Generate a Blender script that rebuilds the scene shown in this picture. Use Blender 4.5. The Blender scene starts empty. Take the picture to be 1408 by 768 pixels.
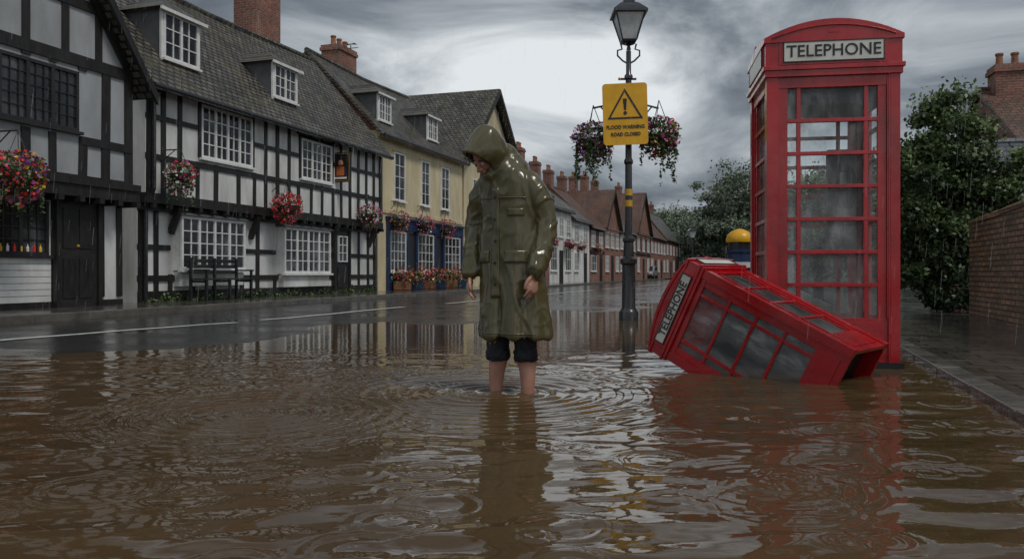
import bpy, bmesh, math, random, time
import numpy as np
from mathutils import Vector, Matrix, noise
from mathutils.bvhtree import BVHTree
R=math.radians
rng=np.random.default_rng(7); random.seed(7)
scene=bpy.context.scene
scene.view_settings.view_transform='Standard'; scene.view_settings.look='None'; scene.view_settings.exposure=0

# ---------------------------------------------------------------- materials
def nt(name):
    m=bpy.data.materials.new(name); m.use_nodes=True
    t=m.node_tree; b=t.nodes['Principled BSDF']
    return m,t,b
def N(t,typ,**kw):
    n=t.nodes.new(typ)
    for k,v in kw.items(): setattr(n,k,v)
    return n
def c4(c): return (c[0],c[1],c[2],1)
def ramp(t,stops):
    n=t.nodes.new('ShaderNodeValToRGB'); e=n.color_ramp.elements
    while len(e)<len(stops): e.new(0.5)
    for i,(p,c) in enumerate(stops):
        e[i].position=p; e[i].color=c4(c) if not isinstance(c,(int,float)) else (c,c,c,1)
    return n
def mixc(t,fac,a,b,mode='MIX'):
    n=t.nodes.new('ShaderNodeMix'); n.data_type='RGBA'; n.blend_type=mode
    for s,v in ((0,fac),(6,a),(7,b)):
        if hasattr(v,'links') : t.links.new(v,n.inputs[s])
        else: n.inputs[s].default_value = v if s==0 else c4(v)
    return n.outputs[2]
def math_(t,op,a,b=0.0):
    n=t.nodes.new('ShaderNodeMath'); n.operation=op
    for s,v in ((0,a),(1,b)):
        if hasattr(v,'links'): t.links.new(v,n.inputs[s])
        else: n.inputs[s].default_value=v
    return n.outputs[0]
def coords(t,scale=(1,1,1),rot=(0,0,0)):
    tc=t.nodes.new('ShaderNodeTexCoord'); mp=t.nodes.new('ShaderNodeMapping')
    mp.inputs['Scale'].default_value=scale; mp.inputs['Rotation'].default_value=rot
    t.links.new(tc.outputs['Object'],mp.inputs['Vector']); return mp.outputs[0]
def noise_(t,vec,scale,detail=4,rough=.55,dist=0):
    n=N(t,'ShaderNodeTexNoise'); n.inputs['Scale'].default_value=scale; n.inputs['Detail'].default_value=detail
    n.inputs['Roughness'].default_value=rough; n.inputs['Distortion'].default_value=dist
    t.links.new(vec,n.inputs['Vector']); return n.outputs['Fac']
def bump_(t,b,h,strength,dist=.01):
    n=N(t,'ShaderNodeBump'); n.inputs['Strength'].default_value=strength; n.inputs['Distance'].default_value=dist
    t.links.new(h,n.inputs['Height']); t.links.new(n.outputs[0],b.inputs['Normal']); return n.outputs[0]
def pmat(name,c1,c2=None,rough=.5,r2=None,ns=3,streak=1,bump=0,bs=40,metal=0,coat=0,spec=.5,lo=.35,hi=.68):
    m,t,b=nt(name); v=coords(t,(1,1,streak))
    if c2 is None: c2=tuple(x*.7 for x in c1)
    f=noise_(t,v,ns,5,.6); r=ramp(t,[(lo,c1),(hi,c2)]); t.links.new(f,r.inputs[0])
    t.links.new(r.outputs[0],b.inputs['Base Color'])
    if r2 is None: b.inputs['Roughness'].default_value=rough
    else:
        rr=ramp(t,[(.35,rough),(.65,r2)]); t.links.new(noise_(t,v,ns*2.3,3),rr.inputs[0]); t.links.new(rr.outputs[0],b.inputs['Roughness'])
    b.inputs['Metallic'].default_value=metal; b.inputs['Coat Weight'].default_value=coat; b.inputs['Coat Roughness'].default_value=.08
    b.inputs['Specular IOR Level'].default_value=spec
    if bump: bump_(t,b,noise_(t,coords(t),bs,4),bump,.01)
    return m
def plain(name,c,rough=.5):
    m,t,b=nt(name); oi=N(t,'ShaderNodeTexCoord'); r=ramp(t,[(.3,tuple(x*.7 for x in c)),(.7,tuple(min(1,x*1.25) for x in c))])
    t.links.new(noise_(t,oi.outputs['Object'],3,1),r.inputs[0]); t.links.new(r.outputs[0],b.inputs['Base Color']); b.inputs['Roughness'].default_value=rough; return m
def brickmat(name,c1,c2,mortar,bw=.225,rh=.075,ms=.01,axes='xyz',rough=.7,moss=None,bump=.6,zs=1,rotz=0,r2=None,off=.5):
    m,t,b=nt(name); v=coords(t,rot=(0,0,rotz)); s=N(t,'ShaderNodeSeparateXYZ'); t.links.new(v,s.inputs[0])
    c=N(t,'ShaderNodeCombineXYZ')
    if axes=='wall':
        t.links.new(math_(t,'ADD',s.outputs[0],s.outputs[1]),c.inputs[0]); t.links.new(s.outputs[2],c.inputs[1])
    elif axes=='xz':
        t.links.new(s.outputs[0],c.inputs[0]); t.links.new(math_(t,'MULTIPLY',s.outputs[2],zs),c.inputs[1])
    elif axes=='yz':
        t.links.new(s.outputs[1],c.inputs[0]); t.links.new(math_(t,'MULTIPLY',s.outputs[2],zs),c.inputs[1])
    else:
        t.links.new(s.outputs[0],c.inputs[0]); t.links.new(s.outputs[1],c.inputs[1])
    br=N(t,'ShaderNodeTexBrick'); t.links.new(c.outputs[0],br.inputs['Vector'])
    br.offset=off
    br.inputs['Color1'].default_value=c4(c1); br.inputs['Color2'].default_value=c4(c2); br.inputs['Mortar'].default_value=c4(mortar)
    br.inputs['Scale'].default_value=1; br.inputs['Brick Width'].default_value=bw; br.inputs['Row Height'].default_value=rh
    br.inputs['Mortar Size'].default_value=ms; br.inputs['Mortar Smooth'].default_value=.2
    col=br.outputs['Color']
    f=noise_(t,v,1.3,6,.65); r=ramp(t,[(.3,.6),(.7,1.2)]); t.links.new(f,r.inputs[0])
    col=mixc(t,1.0,col,r.outputs[0],'MULTIPLY')
    f2=noise_(t,v,14,4,.7); r3=ramp(t,[(.3,.6),(.7,1.35)]); t.links.new(f2,r3.inputs[0]); col=mixc(t,.9,col,r3.outputs[0],'MULTIPLY')
    if moss:
        rm=ramp(t,[(.5,0.0),(.68,.6)]); t.links.new(noise_(t,v,2.2,8,.7),rm.inputs[0]); col=mixc(t,rm.outputs[0],col,moss)
    t.links.new(col,b.inputs['Base Color']); b.inputs['Roughness'].default_value=rough
    if r2 is not None:
        rr=ramp(t,[(.35,rough),(.65,r2)]); t.links.new(noise_(t,v,1.7,5),rr.inputs[0]); t.links.new(rr.outputs[0],b.inputs['Roughness'])
    h=math_(t,'SUBTRACT',math_(t,'MULTIPLY',noise_(t,v,25,4),.5),br.outputs['Fac'])
    bump_(t,b,h,bump,.015)
    return m
M={}
M['plaster']=pmat('plaster_white',(.79,.80,.79),(.45,.45,.43),.45,.75,ns=1.9,streak=.3,bump=.25,bs=25)
M['plaster_grey']=pmat('plaster_grey',(.42,.44,.46),(.27,.28,.29),.45,.75,ns=1.6,streak=.35,bump=.25,bs=25)
M['cream']=pmat('plaster_cream',(.74,.63,.40),(.48,.41,.27),.45,.75,ns=1.6,streak=.3,bump=.2,bs=25)
M['timber']=pmat('timber_black',(.012,.011,.011),(.03,.027,.025),.3,.6,ns=9,streak=.2,bump=.4,bs=30)
M['whitewood']=pmat('painted_white_wood',(.82,.83,.82),(.66,.66,.64),.35,.5,ns=6)
M['darkwood']=pmat('painted_dark_wood',(.02,.02,.022),(.035,.03,.03),.3,.5,ns=6)
M['bluewood']=pmat('painted_blue_wood',(.012,.03,.09),(.02,.04,.10),.3,.45,ns=4)
M['tile']=brickmat('roof_tiles_mossy',(.19,.17,.145),(.075,.07,.063),(.012,.011,.010),.21,.15,.024,'xz',.32,moss=(.12,.12,.055),zs=1.35,r2=.55,bump=1.0)
M['tile_y']=brickmat('roof_tiles_side',(.19,.17,.145),(.075,.07,.063),(.012,.011,.010),.21,.15,.024,'yz',.32,moss=(.12,.12,.055),zs=1.35,r2=.55,bump=1.0)
M['tile_red']=brickmat('roof_tiles_red',(.20,.09,.06),(.11,.06,.045),(.025,.018,.015),.22,.14,.015,'xz',.45,moss=(.09,.08,.05),zs=1.35,r2=.65)
M['tile_red_y']=brickmat('roof_tiles_red_side',(.20,.09,.06),(.11,.06,.045),(.025,.018,.015),.22,.14,.015,'yz',.45,moss=(.09,.08,.05),zs=1.35,r2=.65)
M['slate']=brickmat('roof_slate',(.16,.175,.20),(.11,.12,.135),(.03,.03,.03),.25,.16,.01,'xz',.3,zs=1.35,r2=.55)
M['brick']=brickmat('brick_red',(.34,.12,.07),(.21,.08,.052),(.26,.22,.19),axes='wall')
M['brick_wet']=brickmat('brick_wet',(.44,.22,.13),(.22,.11,.07),(.065,.055,.045),ms=.013,axes='wall',rough=.3,r2=.6,bump=1.0,moss=(.13,.105,.06))
M['pav']=brickmat('paving_stone',(.16,.145,.125),(.09,.082,.073),(.02,.017,.015),.42,.21,.012,'xy',.03,rotz=R(17.7),r2=.17,bump=.3)
M['kerb']=pmat('kerb_stone',(.15,.14,.125),(.085,.08,.07),.08,.3,ns=4,bump=.4,bs=40)
M['iron']=pmat('iron_black',(.014,.015,.017),(.025,.025,.027),.22,.4,ns=10,coat=.4)
M['gold']=pmat('gold_paint',(.62,.36,.03),(.5,.28,.02),.3,.45,ns=10)
M['lampglass']=pmat('lantern_glass',(.66,.68,.69),(.46,.48,.5),.12,.2,ns=6)
M['lead']=pmat('lead_grey',(.12,.125,.13),(.08,.085,.09),.35,.5)
M['terracotta']=pmat('terracotta',(.34,.14,.07),(.22,.10,.05),.6)
M['grass']=pmat('grass_soil',(.045,.06,.02),(.03,.035,.018),.8,ns=2,bump=.6,bs=8)
M['paint']=pmat('road_paint',(.78,.78,.76),(.25,.25,.24),.25,.5,ns=14,lo=.5,hi=.75)
M['wick']=pmat('wicker',(.06,.035,.02),None,.7,ns=20)
M['leafd']=plain('leaf_dark',(.024,.046,.015),.45)
M['leafm']=plain('leaf_mid',(.065,.11,.034),.45)
M['leafl']=plain('leaf_light',(.12,.175,.06),.45)
M['hazeleafd']=plain('hazed_leaf_dark',(.11,.145,.10),.6)  # far leaf tones lifted: rain-mist haze put into the colour
M['hazeleafm']=plain('hazed_leaf_mid',(.17,.215,.14),.6)
M['hazeleafl']=plain('hazed_leaf_light',(.22,.27,.18),.6)
M['bark']=pmat('bark',(.06,.045,.03),(.03,.025,.018),.8,ns=10,streak=.3,bump=.8,bs=20)
M['carpaint']=pmat('car_paint_silver',(.30,.32,.34),(.24,.25,.27),.25,ns=4,coat=.5)
for k,c in dict(magenta=(.62,.05,.28),red=(.68,.02,.03),purple=(.26,.08,.45),yellow=(.75,.45,.03),white=(.8,.75,.75),orange=(.5,.13,.03),pink=(.75,.28,.38)).items():
    M['f_'+k]=plain('petal_'+k,c,.5)
def glassdark():
    m,t,b=nt('window_glass_dark'); v=coords(t)
    r=ramp(t,[(.40,(.012,.014,.016)),(.55,(.04,.045,.05)),(.7,(.15,.16,.16))]); t.links.new(noise_(t,v,1.3,3),r.inputs[0]); t.links.new(r.outputs[0],b.inputs['Base Color'])  # pale patches put reflections and curtains into the glass colour
    b.inputs['Roughness'].default_value=.05; b.inputs['Specular IOR Level'].default_value=.9
    bump_(t,b,noise_(t,v,3,2),.2,.03); return m
M['glass']=glassdark()
def boothglass():
    m,t,b=nt('booth_glass'); v=coords(t)
    out=t.nodes['Material Output']
    tr=N(t,'ShaderNodeBsdfTransparent'); tr.inputs[0].default_value=(.96,.98,.98,1)
    b.inputs['Base Color'].default_value=(.62,.65,.66,1); b.inputs['Roughness'].default_value=.04; b.inputs['Specular IOR Level'].default_value=.9
    mx=N(t,'ShaderNodeMixShader'); r=ramp(t,[(.42,.05),(.56,.13),(.72,.42)]); t.links.new(noise_(t,coords(t,(1,1,.35)),4,8,.72),r.inputs[0])
    t.links.new(r.outputs[0],mx.inputs[0]); t.links.new(tr.outputs[0],mx.inputs[1]); t.links.new(b.outputs[0],mx.inputs[2]); t.links.new(mx.outputs[0],out.inputs[0])
    bump_(t,b,noise_(t,v,60,3),.3,.004)
    return m
M['bglass']=boothglass()
def redpaint():
    m,t,b=nt('red_gloss_paint'); v=coords(t)
    r=ramp(t,[(.3,(.50,.006,.012)),(.55,(.38,.006,.010)),(.8,(.15,.006,.008))]); t.links.new(noise_(t,coords(t,(1,1,.3)),4,7,.65),r.inputs[0])
    t.links.new(r.outputs[0],b.inputs['Base Color'])
    rr=ramp(t,[(.3,.12),(.7,.36)]); t.links.new(noise_(t,v,9,5),rr.inputs[0]); t.links.new(rr.outputs[0],b.inputs['Roughness'])
    b.inputs['Coat Weight'].default_value=.3; b.inputs['Coat Roughness'].default_value=.06
    vo=N(t,'ShaderNodeTexVoronoi'); vo.inputs['Scale'].default_value=70; t.links.new(v,vo.inputs['Vector'])
    rv=ramp(t,[(.0,1.0),(.28,0.0)]); t.links.new(vo.outputs['Distance'],rv.inputs[0])
    h=math_(t,'ADD',math_(t,'MULTIPLY',rv.outputs[0],.5),noise_(t,v,8,3))
    bump_(t,b,h,.22,.01); return m
M['red']=redpaint()
M['signwhite']=pmat('opal_sign',(.74,.74,.68),(.58,.56,.5),.3,ns=5)
M['black']=pmat('black_plastic',(.012,.012,.013),(.02,.02,.02),.35)
M['innerdark']=pmat('booth_interior_and_shade',(.03,.012,.012),(.02,.015,.015),.6)  # phone board, plus dark panels that stand for shade inside
M['yellow']=pmat('sign_yellow',(.85,.45,.012),(.70,.36,.012),.28,.4,ns=5)
M['steel']=pmat('steel',(.4,.4,.4),None,.3,metal=.9)
def asphalt():
    m,t,b=nt('wet_asphalt'); v=coords(t)
    r=ramp(t,[(.3,(.020,.021,.022)),(.7,(.046,.046,.046))]); t.links.new(noise_(t,v,1.2,8,.7),r.inputs[0]); 
    g=ramp(t,[(.35,.6),(.65,1.3)]); t.links.new(noise_(t,v,90,2),g.inputs[0])
    t.links.new(mixc(t,1.0,r.outputs[0],g.outputs[0],'MULTIPLY'),b.inputs['Base Color'])
    rr=ramp(t,[(.38,.04),(.5,.12),(.64,.25)]); t.links.new(noise_(t,v,.8,7,.65),rr.inputs[0]); t.links.new(rr.outputs[0],b.inputs['Roughness'])
    h=math_(t,'MULTIPLY',noise_(t,v,40,3),rr.outputs[0]); bump_(t,b,h,1.0,.03); return m
M['asphalt']=asphalt()
def water():
    m,t,b=nt('flood_water'); v=coords(t)
    r=ramp(t,[(.3,(.070,.042,.019)),(.7,(.108,.068,.033))]); t.links.new(noise_(t,v,.5,4),r.inputs[0]); t.links.new(r.outputs[0],b.inputs['Base Color'])
    b.inputs['Roughness'].default_value=.012; b.inputs['IOR'].default_value=1.45
    v2=coords(t,(1,2.2,1)); 
    h=math_(t,'ADD',noise_(t,v2,4,2,.5,.3),math_(t,'MULTIPLY',noise_(t,v2,14,2),.2))
    bump_(t,b,h,.12,.018)
    return m
M['water']=water()
def coatmat():
    m,t,b=nt('wet_waxed_coat'); v=coords(t,(1,1,.45))
    r=ramp(t,[(.3,(.076,.066,.026)),(.7,(.102,.088,.038))]); t.links.new(noise_(t,v,3,3,.5),r.inputs[0]); t.links.new(r.outputs[0],b.inputs['Base Color'])
    rr=ramp(t,[(.3,.18),(.7,.30)]); t.links.new(noise_(t,v,7,3),rr.inputs[0]); t.links.new(rr.outputs[0],b.inputs['Roughness'])
    b.inputs['Specular IOR Level'].default_value=.55
    b.inputs['Coat Weight'].default_value=.22; b.inputs['Coat Roughness'].default_value=.13
    h=math_(t,'ADD',noise_(t,v,8,2,.45,.8),math_(t,'MULTIPLY',noise_(t,v,24,3,.5,.5),.22))
    bump_(t,b,h,.42,.02)
    return m
M['coat']=coatmat()
M['skin']=pmat('skin',(.50,.27,.20),(.40,.20,.145),.38,ns=12)
M['hair']=pmat('hair_brown',(.05,.03,.018),None,.5,ns=30)
M['lips']=pmat('lips',(.35,.12,.1),None,.4)
M['denim']=pmat('wet_denim',(.008,.010,.016),(.013,.017,.027),.5,.7,ns=20,bump=.5,bs=120)

# ---------------------------------------------------------------- mesh helpers
def empty(name,loc=(0,0,0),mat=None):
    o=bpy.data.objects.new(name,None); scene.collection.objects.link(o)
    o.empty_display_size=.2
    if mat is not None: o.matrix_world=mat
    else: o.location=loc
    return o
def mk(name,verts,faces,mats,parent=None,smooth=False):
    me=bpy.data.meshes.new(name); me.from_pydata([tuple(v) for v in verts],[],[tuple(f) for f in faces]); 
    for m in (mats if isinstance(mats,(list,tuple)) else [mats]): me.materials.append(m)
    if smooth: me.polygons.foreach_set('use_smooth',[True]*len(me.polygons))
    me.update(); o=bpy.data.objects.new(name,me); scene.collection.objects.link(o)
    if parent: o.parent=parent
    return o
def quadmesh(name,V,mats,midx,parent=None):
    n=len(V)//4; me=bpy.data.meshes.new(name); me.vertices.add(4*n); me.vertices.foreach_set('co',np.asarray(V,dtype=np.float32).ravel())
    me.loops.add(4*n); me.loops.foreach_set('vertex_index',np.arange(4*n,dtype=np.int32))
    me.polygons.add(n); me.polygons.foreach_set('loop_start',np.arange(0,4*n,4,dtype=np.int32))
    for m in mats: me.materials.append(m)
    me.polygons.foreach_set('material_index',np.asarray(midx,dtype=np.int32)); me.update(calc_edges=True)
    o=bpy.data.objects.new(name,me); scene.collection.objects.link(o)
    if parent: o.parent=parent
    return o
def leafquads(C,size,r=rng,flat=.6):
    n=len(C); a=r.normal(size=(n,3)); a/=np.linalg.norm(a,axis=1)[:,None]
    b=r.normal(size=(n,3)); b-=(b*a).sum(1)[:,None]*a; b/=np.linalg.norm(b,axis=1)[:,None]
    s=(size*(.6+.8*r.random(n)))[:,None]
    V=np.stack([C-a*s,C-b*s*flat,C+a*s,C+b*s*flat],1).reshape(-1,3); return V
class B:
    def __init__(s): s.d={}; s.M=None
    def _g(s,m): return s.d.setdefault(m,([],[]))
    def add(s,m,vs,fs):
        V,F=s._g(m); k=len(V)
        for v in vs:
            v=Vector(v); V.append(s.M@v if s.M is not None else v)
        for f in fs: F.append([i+k for i in f])
    def box(s,m,x0,x1,y0,y1,z0,z1):
        s.add(m,[(x0,y0,z0),(x1,y0,z0),(x1,y1,z0),(x0,y1,z0),(x0,y0,z1),(x1,y0,z1),(x1,y1,z1),(x0,y1,z1)],
              [(0,3,2,1),(4,5,6,7),(0,1,5,4),(1,2,6,5),(2,3,7,6),(3,0,4,7)])
    def prism(s,m,poly,off):
        n=len(poly); o=Vector(off); vs=[Vector(p) for p in poly]+[Vector(p)+o for p in poly]
        s.add(m,vs,[list(range(n))[::-1],list(range(n,2*n))]+[(i,(i+1)%n,n+(i+1)%n,n+i) for i in range(n)])
    def beam(s,m,p,q,w,d,up=(0,1,0)):
        p=Vector(p);q=Vector(q); a=(q-p).normalized(); u=Vector(up); b=a.cross(u).normalized(); u=b.cross(a).normalized()
        pts=[p+b*w/2+u*d/2,p-b*w/2+u*d/2,p-b*w/2-u*d/2,p+b*w/2-u*d/2]; s.prism(m,pts,q-p)
    def tube(s,m,pts,rs,seg=10,cap=True):
        pts=[Vector(p) for p in pts]
        if not isinstance(rs,(list,tuple)): rs=[rs]*len(pts)
        V=[];F=[]; prev=None
        for i,p in enumerate(pts):
            t=(pts[min(i+1,len(pts)-1)]-pts[max(i-1,0)]).normalized()
            u=Vector((1,0,0)) if prev is None else prev
            if abs(u.dot(t))>.95: u=Vector((0,1,0))
            u=(u-t*u.dot(t)).normalized(); prev=u; w=t.cross(u)
            for k in range(seg):
                a=2*math.pi*k/seg; V.append(p+(u*math.cos(a)+w*math.sin(a))*rs[i])
        for i in range(len(pts)-1):
            for k in range(seg): F.append((i*seg+k,i*seg+(k+1)%seg,(i+1)*seg+(k+1)%seg,(i+1)*seg+k))
        if cap: F.append(list(range(seg))[::-1]); F.append([(len(pts)-1)*seg+k for k in range(seg)])
        s.add(m,V,F)
    def rev(s,m,c,prof,seg=12,phase=0):
        c=Vector(c);V=[];F=[]
        for r,z in prof:
            for k in range(seg):
                a=2*math.pi*k/seg+phase; V.append(c+Vector((r*math.cos(a),r*math.sin(a),z)))
        for i in range(len(prof)-1):
            for k in range(seg): F.append((i*seg+k,i*seg+(k+1)%seg,(i+1)*seg+(k+1)%seg,(i+1)*seg+k))
        F.append(list(range(seg))[::-1]); F.append([(len(prof)-1)*seg+k for k in range(seg)])
        s.add(m,V,F)
    def build(s,parent,names={},bevel={},smooth=()):
        obs={}
        for m,(V,F) in s.d.items():
            o=mk(names.get(m,m+'_part'),V,F,M[m],parent,smooth=(m in smooth)); obs[m]=o
            if m in bevel:
                md=o.modifiers.new('bev','BEVEL'); md.width=bevel[m]; md.segments=2; md.limit_method='ANGLE'
            if m in smooth:
                bm=bmesh.new(); bm.from_mesh(o.data); 
                for e in bm.edges:
                    if len(e.link_faces)==2 and e.calc_face_angle()>R(40): e.smooth=False
                bm.to_mesh(o.data); bm.free()
        return obs
PN=dict(plaster='walls',plaster_grey='walls',cream='walls',brick='brickwork',timber='timber_frame',whitewood='window_frames',darkwood='dark_joinery',
  bluewood='shopfront',tile='roof',tile_y='roof_side',tile_red='roof',tile_red_y='roof_side',slate='roof_slate',glass='windows',lead='lead_flashing',iron='ironwork',terracotta='chimney_pots',
  red='cast_iron_frame',bglass='glazing',signwhite='sign_panel',black='fittings',innerdark='interior_and_shade',gold='gold_trim',steel='coin_panel',f_red='shop_goods',f_yellow='shop_goods',f_white='shop_goods')
def text(name,body,size,mat,parent,M4,extr=.002,sx=1.0,bold=0):
    cu=bpy.data.curves.new(name,'FONT'); cu.body=body; cu.size=size; cu.align_x='CENTER'; cu.align_y='CENTER'; cu.extrude=extr; cu.offset=bold; cu.resolution_u=3
    o=bpy.data.objects.new(name,cu); scene.collection.objects.link(o)
    dg=bpy.context.evaluated_depsgraph_get(); me=bpy.data.meshes.new_from_object(o.evaluated_get(dg))
    bpy.data.objects.remove(o); me.materials.clear(); me.materials.append(mat)
    me.transform(M4@Matrix.Diagonal((sx,1,1,1))); o=bpy.data.objects.new(name,me); scene.collection.objects.link(o); o.parent=parent
    return o
TXT=Matrix.Rotation(R(90),4,'X')

# ---------------------------------------------------------------- person
class T:
    def __init__(s): s.V=[];s.F=[]
    def loft(s,rings,seg=24):
        k=len(s.V)
        for c,u,w in rings:
            for i in range(seg):
                a=2*math.pi*i/seg; s.V.append(c+u*math.cos(a)+w*math.sin(a))
        n=len(rings)
        for j in range(n-1):
            for i in range(seg): s.F.append((k+j*seg+i,k+j*seg+(i+1)%seg,k+(j+1)*seg+(i+1)%seg,k+(j+1)*seg+i))
        s.F.append([k+i for i in range(seg)][::-1]); s.F.append([k+(n-1)*seg+i for i in range(seg)])
    def limb(s,pts,rs,flat=1.0,uref=(1,0,0),seg=16):
        pts=[Vector(p) for p in pts]; out=[]
        P=[];Q=[]
        for i in range(len(pts)-1):
            p0=pts[max(i-1,0)];p1=pts[i];p2=pts[i+1];p3=pts[min(i+2,len(pts)-1)]
            for q in range(4):
                t=q/4; P.append(.5*((2*p1)+(p2-p0)*t+(2*p0-5*p1+4*p2-p3)*t*t+(3*p1-p0-3*p2+p3)*t**3)); Q.append(rs[i]+(rs[i+1]-rs[i])*t)
        P.append(pts[-1]);Q.append(rs[-1])
        t0=(P[1]-P[0]).normalized(); t1=(P[-1]-P[-2]).normalized()
        pre=[(P[0]-t0*Q[0]*math.sin(R(a)),Q[0]*math.cos(R(a))) for a in (80,50,25)]
        post=[(P[-1]+t1*Q[-1]*math.sin(R(a)),Q[-1]*math.cos(R(a))) for a in (25,50,80)]
        L=pre+list(zip(P,Q))+post
        for i,(p,r) in enumerate(L):
            t=(L[min(i+1,len(L)-1)][0]-L[max(i-1,0)][0]).normalized(); u=Vector(uref); u=(u-t*u.dot(t)).normalized(); w=t.cross(u)
            out.append((p,u*r*flat,w*r))
        s.loft(out,seg)
    def obj(s,name,mat,parent,voxel,smooth_it=3,fac=.5):
        o=mk(name,s.V,s.F,mat)
        bm=bmesh.new(); bm.from_mesh(o.data); bmesh.ops.recalc_face_normals(bm,faces=bm.faces); bm.to_mesh(o.data); bm.free()
        m=o.modifiers.new('r','REMESH'); m.mode='VOXEL'; m.voxel_size=voxel; m.use_smooth_shade=True
        if smooth_it: q=o.modifiers.new('s','SMOOTH'); q.iterations=smooth_it; q.factor=fac
        dg=bpy.context.evaluated_depsgraph_get(); me=bpy.data.meshes.new_from_object(o.evaluated_get(dg)); 
        bpy.data.objects.remove(o); me.name=name; me.materials.clear(); me.materials.append(mat)
        o=bpy.data.objects.new(name,me); scene.collection.objects.link(o); o.parent=parent
        me.polygons.foreach_set('use_smooth',[True]*len(me.polygons)); return o
per=empty('person_in_raincoat',mat=Matrix.Translation((-.01,4.9,0))@Matrix.Rotation(R(-26),4,'Z'))
X1=Vector((1,0,0));Y1=Vector((0,1,0))
Hc=Vector((-.085,-.145,1.440)); tl=R(48)
hw_=Vector((-.36,-math.cos(tl),-math.sin(tl))).normalized(); hv=Vector((-.10,-math.sin(tl),math.cos(tl))); hv=(hv-hw_*hv.dot(hw_)).normalized(); hu=hv.cross(-hw_).normalized()
if hu.x<0: hu=-hu
t=T()
prof=[(.335,.03,.005,.242,.172),(.36,.03,.005,.246,.175),(.5,.022,.004,.232,.163),(.65,.014,.002,.216,.150),(.8,.006,0,.203,.142),(.95,0,-.002,.191,.137),(1.08,0,-.006,.186,.134),(1.2,-.004,-.014,.186,.132),(1.28,-.01,-.028,.174,.126),(1.335,-.02,-.045,.144,.116),(1.375,-.035,-.060,.115,.108),(1.42,-.05,-.080,.095,.09)]
t.loft([(Vector((cx,cy,z)),X1*rx,Y1*ry) for z,cx,cy,rx,ry in prof],40)
t.limb([(-.150,-.02,1.26),(-.202,-.01,1.18),(-.236,.005,1.02),(-.236,-.04,.88),(-.232,-.075,.745)],[.077,.075,.067,.062,.060])
t.limb([(.135,-.01,1.265),(.187,.005,1.18),(.226,.03,1.02),(.226,-.03,.88),(.217,-.095,.755)],[.079,.076,.067,.062,.060])
na,nb=18,30
def hp(a,bb,off):
    top=max(0,math.sin(bb)); bot=max(0,-math.sin(bb))
    ru=.116+off; rv=.135+off+.026*top; rw=.140+off
    q=Hc-hw_*.005+hv*.002+(-hw_*math.cos(a)*rw)+math.sin(a)*(hu*math.cos(bb)*ru+hv*math.sin(bb)*rv)
    q=q+(hv-hw_*.6)*.022*top*math.exp(-((a-R(62))/.42)**2)
    if a>R(80):
        w=(a-R(80))/R(35); q=q+hw_*(.070*top+.012*abs(math.cos(bb)))*w-hv*.018*top*w-hu*math.cos(bb)*.020*w*w
    return q
k=len(t.V); amax=R(115)
for off in (.0,-.018):
    for i in range(na+1):
        a=R(2)+(amax-R(2))*i/na
        for j in range(nb): t.V.append(hp(a,2*math.pi*j/nb,off))
S=(na+1)*nb
for i in range(na):
    for j in range(nb):
        j2=(j+1)%nb; t.F.append((k+i*nb+j,k+i*nb+j2,k+(i+1)*nb+j2,k+(i+1)*nb+j)); t.F.append((k+S+i*nb+j2,k+S+i*nb+j,k+S+(i+1)*nb+j,k+S+(i+1)*nb+j2))
for j in range(nb):
    j2=(j+1)%nb; t.F.append((k+na*nb+j,k+na*nb+j2,k+S+na*nb+j2,k+S+na*nb+j))
t.F.append([k+j for j in range(nb)][::-1]); t.F.append([k+S+j for j in range(nb)])
t.limb([(-.05,-.02,1.445),(-.035,.005,1.36),(-.005,.02,1.27)],[.085,.118,.118],flat=1.25)
t.limb([(-.14,-.05,1.35),(-.06,-.14,1.320),(.06,-.07,1.355)],[.034,.036,.034],uref=(0,0,1))
coat=t.obj('raincoat',M['coat'],per,.0095,3)
me=coat.data; n=len(me.vertices); co=np.empty(n*3); me.vertices.foreach_get('co',co); co=co.reshape(-1,3); no=np.empty(n*3); me.vertices.foreach_get('normal',no); no=no.reshape(-1,3)
d=np.empty(n)
for i in range(n):
    x,y,z=co[i]; low=min(1,max(0,(1.25-z)/.55)); ax=abs(x)
    v1=noise.noise(Vector((x*12,y*12,z*1.3)))
    v2=noise.noise(Vector((x*7+z*2.2,y*7,z*2.6-x*3)))
    v2=math.exp(-(v2/.13)**2)
    v3=noise.noise(Vector((x*8-z*6,y*7,z*6+x*4))); v3=math.exp(-(v3/.11)**2)
    arm=min(1,max(0,(ax-.175)/.03)) if .74<z<1.25 else 0
    dd=v1*.028*low*(1-arm*.8) + v2*.0085 + v3*.006*(.4+.9*arm)
    if z>1.36: dd*=.55
    g=abs(x+.005-.01*(z-.4)) 
    if y<0 and z<.60: dd-=.026*math.exp(-(g/.010)**2)*min(1,(.60-z)/.08)
    d[i]=dd
co+=no*d[:,None]; me.vertices.foreach_set('co',co.ravel()); me.update()
bvh=BVHTree.FromPolygons([tuple(v) for v in co],[tuple(p.vertices) for p in me.polygons])
def hit(x,z):
    h=bvh.ray_cast(Vector((x,-1.0,z)),Vector((0,1,0))); return (h[0],h[1]) if h[0] else (None,None)
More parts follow.
